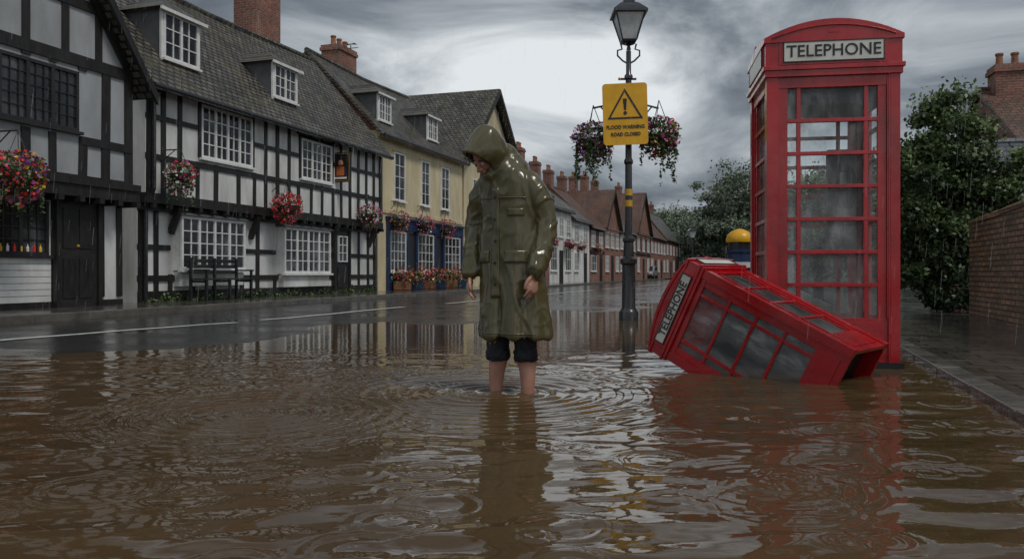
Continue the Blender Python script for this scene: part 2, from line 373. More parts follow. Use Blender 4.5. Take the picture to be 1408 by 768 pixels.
def patch(name,x0,x1,z0,z1,th=.005,nx=6,nz=30,mat='coat',lift=.002):
    V=[];F=[]
    for lay in (1,0):
        for j in range(nz+1):
            for i in range(nx+1):
                x=x0+(x1-x0)*i/nx; z=z0+(z1-z0)*j/nz; p,nn=hit(x,z)
                if p is None: p=Vector((x,-.12,z))
                edge=(i in (0,nx) or j in (0,nz))
                V.append(p+Vector((0,-1,0))*(lift+th*(.55 if edge else 1) if lay else -.004))
    S=(nx+1)*(nz+1)
    for j in range(nz):
        for i in range(nx): a=j*(nx+1)+i; F.append((a,a+1,a+nx+2,a+nx+1))
    rim=[i for i in range(nx+1)]+[j*(nx+1)+nx for j in range(1,nz+1)]+[nz*(nx+1)+i for i in range(nx-1,-1,-1)]+[j*(nx+1) for j in range(nz-1,0,-1)]
    for i in range(len(rim)): a,b2=rim[i],rim[(i+1)%len(rim)]; F.append((b2,a,a+S,b2+S))
    return mk(name,V,F,M[mat],per,smooth=True)
patch('front_placket',-.055,-.003,.58,1.24,.006)
patch('storm_flap',.035,.155,.79,.865,.010,10,8); patch('storm_flap',-.16,-.08,.79,.865,.010,10,8)
patch('chest_pocket_flap',.05,.14,1.07,1.115,.006,8,6)
patch('shoulder_yoke_seam',-.15,.15,1.175,1.184,.004,24,2)
patch('hem_seam',-.17,.22,.365,.372,.003,24,2)
for z in (.66,.79,.92,1.05,1.18):
    p,nn=hit(-.03,z)
    if p:
        b=B(); b.tube('black',[p+Vector((0,-.004,0)),p+Vector((0,-.013,0))],.008,10); b.build(per,{'black':'snap_button'})
t=T(); W=Vector
k=len(t.V); ns,nr=28,24
for j in range(nr+1):
    th=math.pi*(j+.02)/(nr+.04)
    for i in range(ns):
        ph=2*math.pi*i/ns; x=math.sin(th)*math.cos(ph); yf=math.sin(th)*math.sin(ph); z=math.cos(th)
        sx=.074*(1-.30*max(0,-z)**1.2); sy=.094*(1-.10*max(0,-z)); fy=yf*sy
        if yf>0 and z<-.3: fy+=.012*max(0,-z-.3)
        if yf>0: fy-=.010*math.exp(-((abs(x)-.42)/.2)**2-((z-.05)/.14)**2)
        t.V.append(Hc+hu*x*sx+hw_*fy+hv*z*.112)
for j in range(nr):
    for i in range(ns): t.F.append((k+j*ns+i,k+j*ns+(i+1)%ns,k+(j+1)*ns+(i+1)%ns,k+(j+1)*ns+i))
t.F.append([k+i for i in range(ns)]); t.F.append([k+nr*ns+i for i in range(ns)][::-1])
def hh(x,y,z): return Hc+hu*x+hw_*y+hv*z
t.limb([hh(0,.082,.012),hh(0,.097,-.012),hh(0,.108,-.033)],[.008,.010,.013])
t.limb([hh(-.013,.094,-.037),hh(.013,.094,-.037)],[.009,.009],uref=(0,0,1))
t.limb([hh(-.02,.086,-.058),hh(0,.092,-.057),hh(.02,.086,-.058)],[.006,.008,.006],uref=(0,0,1))
t.limb([hh(-.018,.085,-.068),hh(0,.090,-.069),hh(.018,.085,-.068)],[.006,.008,.006],uref=(0,0,1))
t.limb([hh(0,.07,-.092),hh(0,.074,-.1)],[.022,.02])
for s in (-1,1): t.limb([hh(s*.074,-.005,.02),hh(s*.077,-.008,-.005),hh(s*.073,0,-.03)],[.012,.014,.008])
t.limb([hh(0,-.03,-.06),(-.04,-.06,1.36),(0,-.02,1.28)],[.052,.055,.06])
t.limb([(0,-.02,1.28),(0,0,1.1),(0,0,.9),(0,0,.72)],[.10,.105,.10,.10],flat=1.2)
def arm(s,sh,el,wr):
    t.limb([sh,el,wr],[.05,.04,.027])
    wr=W(wr); dn=W((-.03*s,-.22,-1)).normalized()
    side=W((-.25*s,-1,.1)); side=(side-dn*side.dot(dn)).normalized()
    pn=dn.cross(side).normalized()
    if pn.x*s>0: pn=-pn
    t.limb([wr-dn*.01,wr+dn*.03,wr+dn*.085],[.026,.036,.038],flat=.40,uref=pn)
    L=[(.032,.070),(.011,.078),(-.011,.072),(-.031,.056)]
    for q,(o,ln) in enumerate(L):
        p0=wr+dn*.075+side*o; c1=pn*.012;c2=pn*.032
        t.limb([p0,p0+dn*ln*.45+c1*.5+side*o*.10,p0+dn*ln*.78+c1*1.6+side*o*.1,p0+dn*ln*.96+c2+side*o*.08],[.0092,.0088,.0080,.0068],seg=12)
    t.limb([wr+dn*.02+side*.022,wr+dn*.05+side*.048+pn*.008,wr+dn*.078+side*.055+pn*.014,wr+dn*.10+side*.052+pn*.02],[.014,.0115,.0105,.008],seg=12)
arm(-1,(-.150,-.02,1.25),(-.236,.005,1.0),(-.232,-.083,.715)); arm(1,(.135,-.01,1.255),(.226,.03,1.0),(.215,-.108,.725))
for s,kx,ky in ((-1,-.09,-.0),(1,.09,.02)):
    fx=kx+s*.012
    t.limb([(kx*.95,0,.75),(kx,ky-.01,.36),(kx,ky+.018,.22),(fx,ky+.014,.10),(fx,ky+.01,-.06)],[.080,.060,.061,.048,.034])
    t.limb([(fx,ky+.02,-.12),(fx,ky-.02,-.12),(fx+s*.01,ky-.15,-.14)],[.035,.038,.03],uref=(1,0,0),flat=1.2)
body=t.obj('body',M['skin'],per,.0045,2,.4)
for s in (-1,1):
    b=B(); b.rev('f_white',hh(s*.031,.080,.004),[(.003,-.010),(.011,0),(.003,.010)],12); b.rev('black',hh(s*.031,.088,.000),[(.001,-.004),(.005,0),(.001,.004)],8)
    b.tube('hair',[hh(s*.015,.088,.024),hh(s*.032,.087,.031),hh(s*.05,.076,.026)],[.003,.004,.002],6); b.build(per,{'f_white':'eye','black':'pupil','hair':'eyebrow'})
b=B(); b.tube('lips',[hh(-.02,.0925,-.0625),hh(0,.1,-.063),hh(.02,.0925,-.0625)],[.002,.0035,.002],6); b.build(per,{'lips':'mouth'})
t=T()
for s in (-1,1):
    for q in range(6): t.limb([hh(s*.012,.055+.004*q,.105),hh(s*(.05+.005*q),.078-.006*q,.06),hh(s*(.072+.002*q),.062-.008*q,-.01-.012*q)],[.016,.013,.006])
t.obj('hair',M['hair'],per,.004,2)
t=T()
for s,kx,ky in ((-1,-.09,-.0),(1,.09,.02)):
    rs=[(.190,.069),(.212,.075),(.250,.074),(.256,.069),(.36,.074),(.5,.082),(.62,.09)]
    t.loft([(W((kx*(1 if z<.5 else .9),ky+.008,z)),X1*r,Y1*r*1.05) for z,r in rs],24)
t.limb([(0,0,.6),(0,0,.8)],[.09,.10],flat=1.2)
tr=t.obj('rolled_trousers',M['denim'],per,.007,1)
for v in tr.data.vertices:
    c=v.co; v.co=c+v.normal*(.006*noise.noise(W((c.x*22,c.y*22,c.z*40)))+.004*noise.noise(W((c.x*50,c.y*50,c.z*30))))

# ---------------------------------------------------------------- terrain
def f(X,Y):
    X=np.asarray(X,float);Y=np.asarray(Y,float)
    u=(X+4.47)*-.817+(Y-6.95)*.577; u=np.maximum(u,(Y-20)*.5)
    u=u+.55*np.sin(X*1.3+.7*Y)+.35*np.sin(2.7*X-1.9*Y+1)+.2*np.sin(5.1*X+3.3*Y)
    return np.where(u>0,.05*(1-np.exp(-u*.28)),np.maximum(-.25,.03*u))
K=.32
def grid(name,us,ys,zf,mat,parent=None,shear=True):
    U,Y=np.meshgrid(us,ys); X=U+(K*Y if shear else 0); Z=zf(X,Y)
    nx,ny=len(us),len(ys); V=np.stack([X,Y,Z],-1).reshape(-1,3).astype(np.float32)
    i=np.arange(nx-1)[None,:]+nx*np.arange(ny-1)[:,None]; F=np.stack([i,i+1,i+1+nx,i+nx],-1).reshape(-1)
    me=bpy.data.meshes.new(name); n=(nx-1)*(ny-1)
    me.vertices.add(len(V)); me.vertices.foreach_set('co',V.ravel()); me.loops.add(4*n); me.loops.foreach_set('vertex_index',F.astype(np.int32))
    me.polygons.add(n); me.polygons.foreach_set('loop_start',np.arange(0,4*n,4,dtype=np.int32)); me.materials.append(mat)
    me.polygons.foreach_set('use_smooth',np.ones(n,bool)); me.update(calc_edges=True)
    o=bpy.data.objects.new(name,me); scene.collection.objects.link(o); 
    if parent: o.parent=parent
    return o
g1=np.concatenate([[-900,-300,-100,-50],np.arange(-30,41,2.),[60,100,300,900]])
g2=np.concatenate([[-300,-60],np.arange(-20,140,2.5),[170,300,900]])
grid('ground',g1,g2,lambda X,Y:np.minimum(f(X,Y),.05)-.09+np.where(Y>135,.3,0),M['grass'],shear=False)
grid('road',np.arange(-10.7,1.36,.2),np.arange(-6,125,.35),f,M['asphalt'])
grid('pavement',np.arange(-18,-10.29,.5),np.arange(-6,130,1.),lambda X,Y:.145+0*X,M['pav'])
grid('pavement',np.arange(1.40,14,.5),np.arange(-6,90,1.),lambda X,Y:.036+.008*np.sin(X*1.1+Y*.6)+.004*np.maximum(Y-8,0)*(Y<40)+.128*(Y>=40),M['pav'])
def kerb(c0,c1,ztop,y0,y1):
    b=B(); y=y0
    while y<y1:
        L=.9; dz=random.uniform(-.004,.004)
        p=[(c0+K*y,y),(c1+K*y,y),(c1+K*(y+L),y+L),(c0+K*(y+L),y+L)]; g=.006
        b.prism('kerb',[(p[0][0],p[0][1]+g,-.3),(p[1][0],p[1][1]+g,-.3),(p[2][0],p[2][1]-g,-.3),(p[3][0],p[3][1]-g,-.3)],(0,0,.3+ztop+dz)); y+=L
    e=empty('kerb'); b.build(e,{'kerb':'kerb_stones'},bevel={'kerb':.015})
kerb(-10.42,-10.28,.15,-5,80); kerb(1.24,1.42,.048,-5,60)
def dash(x0,y0,x1,y1,w=.11):
    n=14;V=[]; d=Vector((x1-x0,y1-y0)).normalized(); nx,ny=-d.y*w/2,d.x*w/2
    for i in range(n+1):
        t=i/n;x=x0+(x1-x0)*t;y=y0+(y1-y0)*t
        for s in (-1,1): V.append((x+s*nx,y+s*ny,float(f(x+s*nx,y+s*ny))+.007))
    return V,[(2*i,2*i+1,2*i+3,2*i+2) for i in range(n)]
V=[];F=[]
for a in [(-7.6,3.0,-5.9,7.2),(-5.45,8.3,-3.9,11.3),(-3.75,11.9,-2.2,16.2),(-1.5,18.0,.4,23.5),(1.1,25.5,3.2,31.5),(3.9,33.5,6,39.5),(6.7,41.5,9,48)]:
    v,fa=dash(*a); k=len(V); V+=v; F+=[tuple(i+k for i in q) for q in fa]
mk('road_marking',V,F,M['paint'])

# ---------------------------------------------------------------- water
waves=[]
for i in range(44):
    lam=.085*(8**rng.random()); th=R(90)+rng.normal()*R(24); k=2*math.pi/lam; waves.append((k*math.cos(th),k*math.sin(th),rng.random()*6.28,.0150/k*(1.2 if lam>.18 else .8)))
drops=[(rng.uniform(-4.5,4.5),rng.uniform(1.8,7.2),rng.uniform(.02,.14)) for _ in range(250)]
drops+=[(.85,2.5,.22),(.55,3.1,.16),(-1.4,2.7,.2),(1.25,3.0,.14),(-.35,2.35,.12),(.1,3.4,.15),(1.5,3.7,.2),(-.9,3.5,.2),(1.0,2.9,.1),(.75,3.6,.12)]
def wz(X,Y):
    Z=np.zeros_like(X); w=.6+.4*np.sin(X*.9+Y*.7)*np.sin(Y*1.1-X*.5)
    s1=np.sin(X*1.7)*.6; s2=np.sin(Y*1.3)*.5
    for kx,ky,p,a in waves: Z+=a*np.sin(kx*X+ky*Y+p+s1+s2)
    rp=np.hypot(X,Y-4.87); w=w*(.35+.65*np.clip((rp-.4)/.9,0,1)); w=w*(.55+.45*np.clip((np.hypot(X+1.35,Y-4.15)-.3)/.7,0,1)); Z*=w
    for cx,cy,lam,A,dec,rmax in [(-.10,4.87,.115,.0100,.65,1.45),(.06,4.87,.115,.0030,.5,1.0),(-1.35,4.15,.10,.0065,.6,1.05),(-.95,5.6,.10,.003,.5,.7),(1.55,4.9,.09,.003,.4,.7),(.9,2.75,.07,.0026,.3,.5)]:
        r=np.hypot(X-cx,Y-cy); Z+=A*np.sin(2*math.pi*r/lam)*np.exp(-r/dec)*np.clip((rmax-r)/.15,0,1)*np.clip(r/.10,0,1)
    for cx,cy,Rr in drops:
        i=(np.abs(X[0]-cx)<Rr+.1); j=(np.abs(Y[:,0]-cy)<Rr+.1)
        if not i.any() or not j.any(): continue
        ix=np.ix_(j,i); r=np.hypot(X[ix]-cx,Y[ix]-cy); A=.0036*(.1/(Rr+.06))**.5
        Z[ix]+=A*np.exp(-((r-Rr)/.03)**2)*np.cos(2*math.pi*(r-Rr)/.05)
        Z[ix]+=.5*A*np.exp(-((r-Rr*.5)/.022)**2)*np.cos(2*math.pi*(r-Rr*.5)/.046)
    fade=np.clip((5-np.abs(X))/.5,0,1)*np.clip((Y-1.5)/.2,0,1)*np.clip((8-Y)/1.5,0,1)
    return Z*fade
we=empty('flood_water')
grid('water_near',np.arange(-5,5.0001,.0142857),np.arange(1.5,8.0001,.0130),wz,M['water'],we,shear=False)
mk('water_far',[(-16,-6,0),(16,-6,0),(16,1.5,0),(-16,1.5,0),(-16,7.995,0),(-5,7.995,0),(-5,1.5,0),(5,1.5,0),(16,7.995,0),(5,7.995,0),(16,32,0),(-16,32,0)],
   [(0,1,2,3),(3,6,5,4),(7,2,8,9),(4,8,10,11)],M['water'],we)

# ---------------------------------------------------------------- building parts
def window(b,x0,x1,z0,z1,y,cols,rows,fr='whitewood',bar=.022,fw=.055,lights=1,sill=True):
    b.box('glass',x0+.01,x1-.01,y-.012,y+.02,z0+.01,z1-.01)
    d0,d1=y-.05,y+.01
    b.box(fr,x0,x1,d0,d1,z1-fw,z1); b.box(fr,x0,x1,d0,d1,z0,z0+fw)
    b.box(fr,x0,x0+fw,d0+.002,d1,z0+fw,z1-fw); b.box(fr,x1-fw,x1,d0+.002,d1,z0+fw,z1-fw)
    if sill: b.box(fr,x0-.05,x1+.05,y-.10,y+.012,z0-.05,z0-.001)
    W=(x1-x0-2*fw)/lights
    for l in range(lights):
        a=x0+fw+l*W
        if l>0: b.box(fr,a-.032,a+.032,d0+.004,d1,z0+fw,z1-fw)
        for c in range(1,cols):
            xx=a+W*c/cols; b.box(fr,xx-bar/2,xx+bar/2,y-.036,y,z0+fw,z1-fw)
    for r in range(1,rows):
        zz=z0+fw+(z1-z0-2*fw)*r/rows; b.box(fr,x0+fw,x1-fw,y-.033,y,zz-bar/2,zz+bar/2)
def studs(b,x0,x1,z0,z1,y,xs,skips,w=.13,dep=.03,mat='timber'):
    for x in xs:
        ww=w*random.uniform(.85,1.15); segs=[(z0,z1)]
        for (a,c,e,g) in skips:
            if x+ww/2>a-.02 and x-ww/2<c+.02:
                ns=[]
                for (p,q) in segs:
                    if e>p: ns.append((p,min(q,e)))
                    if g<q: ns.append((max(p,g),q))
                segs=[s for s in ns if s[1]-s[0]>.06]
        for p,q in segs:
            dx=random.uniform(-.02,.02)
            b.prism(mat,[(x-ww/2,y-dep,p),(x+ww/2,y-dep,p),(x+ww/2+dx,y-dep,q),(x-ww/2+dx,y-dep,q)],(0,dep+.01,0))
def rail(b,x0,x1,z,y,h=.13,dep=.034,skips=(),mat='timber'):
    segs=[(x0,x1)]
    for (a,c,e,g) in skips:
        if z+h/2>e and z-h/2<g:
            ns=[]
            for p,q in segs:
                if a>p: ns.append((p,min(q,a)))
                if c<q: ns.append((max(p,c),q))
            segs=[s for s in ns if s[1]-s[0]>.03]
    for p,q in segs: b.box(mat,p,q,y-dep,y+.01,z-h/2,z+h/2)
def gable_roof(b,L,D,ze,zr,mat,wall,ov=.3,ovx=.15,th=.12,x0=0,y0=0):
    sl=(zr-ze)/(D/2); e=ze-ov*sl
    for sgn in (0,1):
        if sgn==0: p=[(y0-ov,e),(y0+D/2,zr),(y0+D/2,zr+th),(y0-ov,e+th)]
        else: p=[(y0+D/2,zr),(y0+D+ov,e),(y0+D+ov,e+th),(y0+D/2,zr+th)]
        n=8
        for i in range(n):
            xa=x0-ovx+(L+2*ovx)*i/n; xb=x0-ovx+(L+2*ovx)*(i+1)/n
            sa=-.12*math.sin(math.pi*i/n)*(L>6); sb=-.12*math.sin(math.pi*(i+1)/n)*(L>6)
            vs=[(xa,q[0],q[1]+sa*(q[1]-e)/(zr-e)) for q in p]+[(xb,q[0],q[1]+sb*(q[1]-e)/(zr-e)) for q in p]
            fs=[(0,1,5,4),(1,2,6,5),(2,3,7,6),(3,0,4,7)]
            if i==0: fs.append((3,2,1,0))
            if i==n-1: fs.append((4,5,6,7))
            b.add(mat,vs,fs)
    for xx in (x0,x0+L-.02): b.prism(wall,[(xx,y0,ze-.01),(xx,y0+D,ze-.01),(xx,y0+D/2,zr-.01)],(.02,0,0))
    b.tube(mat,[(x0-ovx,y0+D/2,zr+th-.02),(x0+L/2,y0+D/2,zr+th-.02-.12*(L>6)),(x0+L+ovx,y0+D/2,zr+th-.02)],.09,8)
def front_gable(b,L,D,ze,zr,mat,wall,ov=.25,th=.12,x0=0,y0=0,barge='timber'):
    sl=(zr-ze)/(L/2); e=ze-ov*sl
    for s in (0,1):
        if s==0: p=[(x0-ov,e),(x0+L/2,zr),(x0+L/2,zr+th),(x0-ov,e+th)]
        else: p=[(x0+L/2,zr),(x0+L+ov,e),(x0+L+ov,e+th),(x0+L/2,zr+th)]
        b.prism(mat,[(q[0],y0-ov,q[1]) for q in p],(0,D+ov,0))
        q=p; b.prism(barge,[(q[0][0],y0-ov-.06,q[0][1]-.12),(q[1][0],y0-ov-.06,q[1][1]-.12),(q[1][0],y0-ov-.06,q[1][1]+.09),(q[0][0],y0-ov-.06,q[0][1]+.09)],(0,.057,0))
    b.prism(wall,[(x0,y0,ze-.01),(x0+L,y0,ze-.01),(x0+L/2,y0,zr-.01)],(0,.1,0))
def chimney(b,x,y,z0,z1,w=.9,d=.6,pots=3):
    b.box('brick',x-w/2,x+w/2,y-d/2,y+d/2,z0,z1-.22); b.box('brick',x-w/2-.05,x+w/2+.05,y-d/2-.05,y+d/2+.05,z1-.22,z1-.1)
    b.box('brick',x-w/2-.02,x+w/2+.02,y-d/2-.02,y+d/2+.02,z1-.1,z1)
    for i in range(pots):
        xx=x+(i-(pots-1)/2)*w/pots; b.rev('terracotta',(xx,y,z1),[(.12,0),(.10,.1),(.09,.3),(.115,.33),(.11,.38)],10)
def dormer(b,xc,w,z0,z1,yf,yb,roof='tile',side='lead',cols=2,rows=3,lights=2):
    b.box(side,xc-w/2,xc+w/2,yf,yb,z0-.1,z1)
    window(b,xc-w/2+.04,xc+w/2-.04,z0,z1-.04,yf,cols,rows,lights=lights)
    b.box('whitewood',xc-w/2-.02,xc-w/2+.038,yf-.03,yf+.02,z0-.1,z1-.02);b.box('whitewood',xc+w/2-.038,xc+w/2+.02,yf-.03,yf+.02,z0-.1,z1-.02)
    h=.42; o=.14
    ap=[(xc,yf+.45,z1+h),(xc,yb+.8,z1+h)]
    q=[(xc-w/2-o,yf-o,z1),(xc+w/2+o,yf-o,z1),(xc+w/2+o,yb,z1),(xc-w/2-o,yb,z1)]
    b.add(roof,q+ap,[(0,1,4),(1,2,5,4),(3,0,4,5),(0,3,2,1)])
    b.box('whitewood',xc-w/2-o,xc+w/2+o,yf-o-.01,yf-o+.03,z1-.07,z1-.002)
def frame(px,py,k=.3175):
    a=math.atan(1/k); return Matrix.Translation((px,py,0))@Matrix.Rotation(a,4,'Z')

# ---- building 1
b=B(); L=4.46; D=6
b.box('plaster',0,L,.22,D,.1,2.25); b.box('plaster_grey',0,L,0,D,2.2,4.4)
front_gable(b,L,D,4.4,7.4,'tile_y','plaster_grey',ov=.3)
xs=[.07,.55,1.05,1.65,2.25,2.75,3.35,3.85,L-.07]
studs(b,0,L,2.3,4.4,0,xs,[(1.7,3.3,3.05,4.2)],.16)
for z in (2.3,3.0,4.35): rail(b,0,L,z,0,.2 if z!=3 else .14,.04,[(1.7,3.3,3.05,4.2)])
for x in (.7,1.45,2.25,3.0,3.7):
    zt=4.4+min(x,L-x)*1.34; b.box('timber',x-.07,x+.07,-.03,.01,4.45,zt-.05)
b.box('timber',.75,L-.75,-.04,.01,5.25,5.42)
b.beam('timber',(.1,-.05,4.5),(L/2,-.05,7.3),.22,.05); b.beam('timber',(L-.1,-.05,4.5),(L/2,-.05,7.3),.22,.05)
window(b,1.75,3.25,3.13,4.15,0,3,5,'darkwood',.015,lights=3)
b.box('timber',-.05,L+.05,-.16,.24,2.02,2.22); b.box('timber',-.02,L+.04,-.2,-.04,2.22,2.34)
for x in np.arange(.2,L,.42): b.box('timber',x-.05,x+.05,-.24,.2,1.93,2.03)
window(b,1.35,2.85,1.02,1.92,.22,3,4,'darkwood',.018,lights=3)
window(b,.2,1.2,1.02,1.92,.22,2,4,'darkwood',.018,lights=2)
for i in range(11):
    x=1.5+i*.12; c=['f_red','f_yellow','f_white'][i%3]; b.rev(c,(x,.19,1.075),[(.022,0),(.024,.06+.02*(i%2)),(.01,.09),(.009,.12)],8)
for i in range(7): b.box('plaster',0.1,2.9,.185,.215,.25+i*.105,.345+i*.105)
b.box('darkwood',3.0,3.8,.13,.215,.13,1.99); b.box('timber',2.92,3.0,.08,.216,.13,2.01); b.box('timber',3.8,3.88,.08,.216,.13,2.01)
for i in range(2):
    for j in range(2): b.box('timber',3.08+i*.34,3.36+i*.34,.115,.129,.3+j*.85,.98+j*.85)
b.box('gold',3.3,3.5,.118,.128,1.18,1.22)
studs(b,0,L,.3,2.0,.22,[3.98,4.4],[],.14)
b.box('timber',0,L,.18,.215,.13,.25)
e=empty('tudor_house',mat=frame(-8.41,10.5)); b.build(e,PN)

# ---- building 2
b=B(); L=10.1; D=5.2; ZE=4.68
b.box('plaster',0,L,.2,D,.1,2.2); b.box('plaster',0,L,0,D,2.2,ZE)
gable_roof(b,L,D,ZE,7.65,'tile','plaster',ov=.32)
b.box('timber',-.1,L+.1,-.06,.0,ZE-.22,ZE-.02)
W1=(1.6,3.4,3.22,4.38);W2=(5.5,7.05,3.22,4.28)
sk=[(1.52,3.48,3.12,4.45),(5.42,7.13,3.12,4.36)]
xs=[.07,.48,.95,1.5,2.1,2.9,3.5,3.95,4.45,4.95,5.4,6.0,6.55,7.14,7.6,8.1,8.6,9.1,9.6,L-.07]; studs(b,0,L,2.3,ZE-.2,0,xs,sk,.115)
rail(b,0,L,3.05,0,.12,.034,sk)
rail(b,3.5,5.4,3.8,0,.10,.034); rail(b,7.15,L,3.8,0,.10,.034); rail(b,0,1.5,3.85,0,.1,.034)
window(b,*W1,0,2,4,lights=4); window(b,*W2,0,2,4,lights=3)
for w in (W1,W2):
    b.box('timber',w[0]-.08,w[0]-.001,-.04,.01,w[2],w[3]);b.box('timber',w[1]+.001,w[1]+.08,-.04,.01,w[2],w[3]);b.box('timber',w[0]-.08,w[1]+.08,-.045,.01,w[3]+.001,w[3]+.09)
b.box('timber',-.03,L+.03,-.07,.21,2.12,2.32); b.box('timber',0,L,.05,.205,1.98,2.1)
for x in np.arange(.15,L,.45): b.box('timber',x-.05,x+.05,-.11,.19,2.03,2.119)
for x in (.9,3.6,7.3,9.6): b.beam('timber',(x,.17,1.55),(x,-.05,2.08),.11,.1,(1,0,0))
G1=(1.0,3.15,.80,1.93);G2=(4.75,7.0,.72,1.9)
sk=[(.9,3.25,.7,1.97),(4.65,7.1,.62,1.95),(7.4,8.35,0,2.02)]
studs(b,0,L,.35,2.0,.2,[.07,.5,.9,3.3,3.9,4.62,7.16,8.4,9.0,9.6,L-.07],sk,.13)
studs(b,0,L,.35,.75,.2,[1.6,2.3,5.4,6.2],[],.11)
rail(b,0,L,1.25,.2,.11,.034,sk); rail(b,0,L,.62,.2,.12,.036,[(7.4,8.35,0,2.0)])
for g in (G1,G2):
    b.box('plaster',g[0]+.02,g[1]-.02,.02,.2,g[2]-.35,g[2]-.04); b.box('whitewood',g[0]+.01,g[1]-.01,.021,.2,g[2]-.02,g[3])
    window(b,g[0],g[1],g[2],g[3],.02,2,4,lights=4,fw=.06)
    b.prism('lead',[(g[0]-.08,-.09,g[3]+.01),(g[0]-.08,.2,g[3]+.01),(g[0]-.08,.2,g[3]+.17)],(g[1]-g[0]+.16,0,0))
b.box('timber',0,L,.15,.195,.13,.36)
b.box('darkwood',7.5,8.25,.12,.19,.14,1.95); b.box('timber',7.4,7.5,.08,.19,.14,2.0); b.box('timber',8.25,8.35,.08,.19,.14,2.0); b.box('timber',7.4,8.35,.08,.19,1.96,2.04)
window(b,7.62,8.13,1.05,1.8,.12,2,3,'whitewood',.02,.03,sill=False); b.box('timber',7.62,8.13,.10,.119,.3,.9)
b.tube('iron',[(.12,-.1,4.5),(.12,-.1,2.4),(.12,.1,2.0),(.12,.1,.15)],.045,8); b.tube('iron',[(L-.15,-.1,4.5),(L-.15,-.1,2.4),(L-.15,.1,2.0),(L-.15,.1,.15)],.04,8)
b.box('iron',0,.24,-.2,-.03,4.3,4.5)
b.tube('iron',[(-.15,-.34,ZE-.30),(L+.15,-.34,ZE-.30)],.06,8)
dormer(b,1.4,1.15,5.22,6.25,.35,1.8); dormer(b,5.35,1.1,5.25,6.15,.38,1.8)
chimney(b,8.3,3.3,6.8,9.7,1.25,.8,3)
e=empty('timber_framed_inn',mat=frame(-7.23,15.7)); b.build(e,PN)

# ---- building 3
b=B(); L=7.4; D=5.2
b.box('cream',0,L,0,D,.1,5.4); gable_roof(b,L,D,5.4,8.1,'tile','brick',ov=.25)
b.box('cream',-.02,L+.02,-.08,0,5.2,5.38)
b.tube('iron',[(-.1,-.28,5.22),(L+.1,-.28,5.22)],.06,8)
for x0,x1 in ((1.1,1.95),(3.3,4.05),(5.15,5.95)):
    window(b,x0,x1,3.2,4.85,0,2,4); b.box('cream',x0-.12,x1+.12,-.05,0,4.87,4.98)
b.box('cream',0,L,-.04,0,2.72,2.84)
b.box('bluewood',.55,L-.15,-.12,0,2.2,2.55); b.box('bluewood',.5,L-.1,-.2,.0,2.55,2.62)
for x in (.55,2.0,2.75,4.4,5.2,L-.32): b.box('bluewood',x,x+.16,-.1,0,.15,2.2)
for x0,x1 in ((.75,1.97),(2.95,4.37),(5.4,L-.36)):
    b.box('bluewood',x0,x1,-.06,0,.15,.75); window(b,x0,x1,.78,2.15,-.02,4,4,sill=True)
b.box('darkwood',2.18,2.73,-.03,0,.15,2.15); b.box('darkwood',4.58,5.18,-.03,0,.15,2.15)
dormer(b,1.0,.95,5.85,6.75,.3,1.7); dormer(b,5.0,.95,5.85,6.75,.3,1.7)
chimney(b,4.2,3.9,7.0,9.5,1.3,.8,3)
b.tube('iron',[(5.1,3.9,7.5),(5.1,3.9,9.9)],.02,5); 
for w in (.5,.42,.36,.3): b.tube('iron',[(5.1-w,3.9,9.8),(5.1+w,3.9,10.05)],.012,4)
b.tube('iron',[(4.6,3.9,9.6),(5.7,3.9,9.95)],.015,4)
e=empty('cream_shop_house',mat=frame(-4.37,26,.327)); b.build(e,PN)

# ---- building 4
b=B(); L=7.2; D=8
b.box('cream',0,L,0,D,.1,5.7); front_gable(b,L,D,5.7,9.1,'tile_y','cream',ov=.35)
for x0,x1 in ((1,2.2),(4.8,6.0)):
    window(b,x0,x1,3.3,4.8,0,2,3,lights=2); window(b,x0,x1,1.0,2.3,0,2,3,lights=2)
window(b,3.1,4.1,5.6,6.9,0,2,3,lights=2)
b.beam('timber',(.1,-.03,5.75),(L/2,-.03,9.0),.2,.05); b.beam('timber',(L-.1,-.03,5.75),(L/2,-.03,9.0),.2,.05); rail(b,0,L,5.6,0,.22)
b.box('bluewood',.3,L-.3,-.12,0,2.5,2.85); b.box('bluewood',3.1,4.1,-.05,0,.15,2.4)
e=empty('gabled_house',mat=frame(-2.02,33.45,.327)); b.build(e,PN)

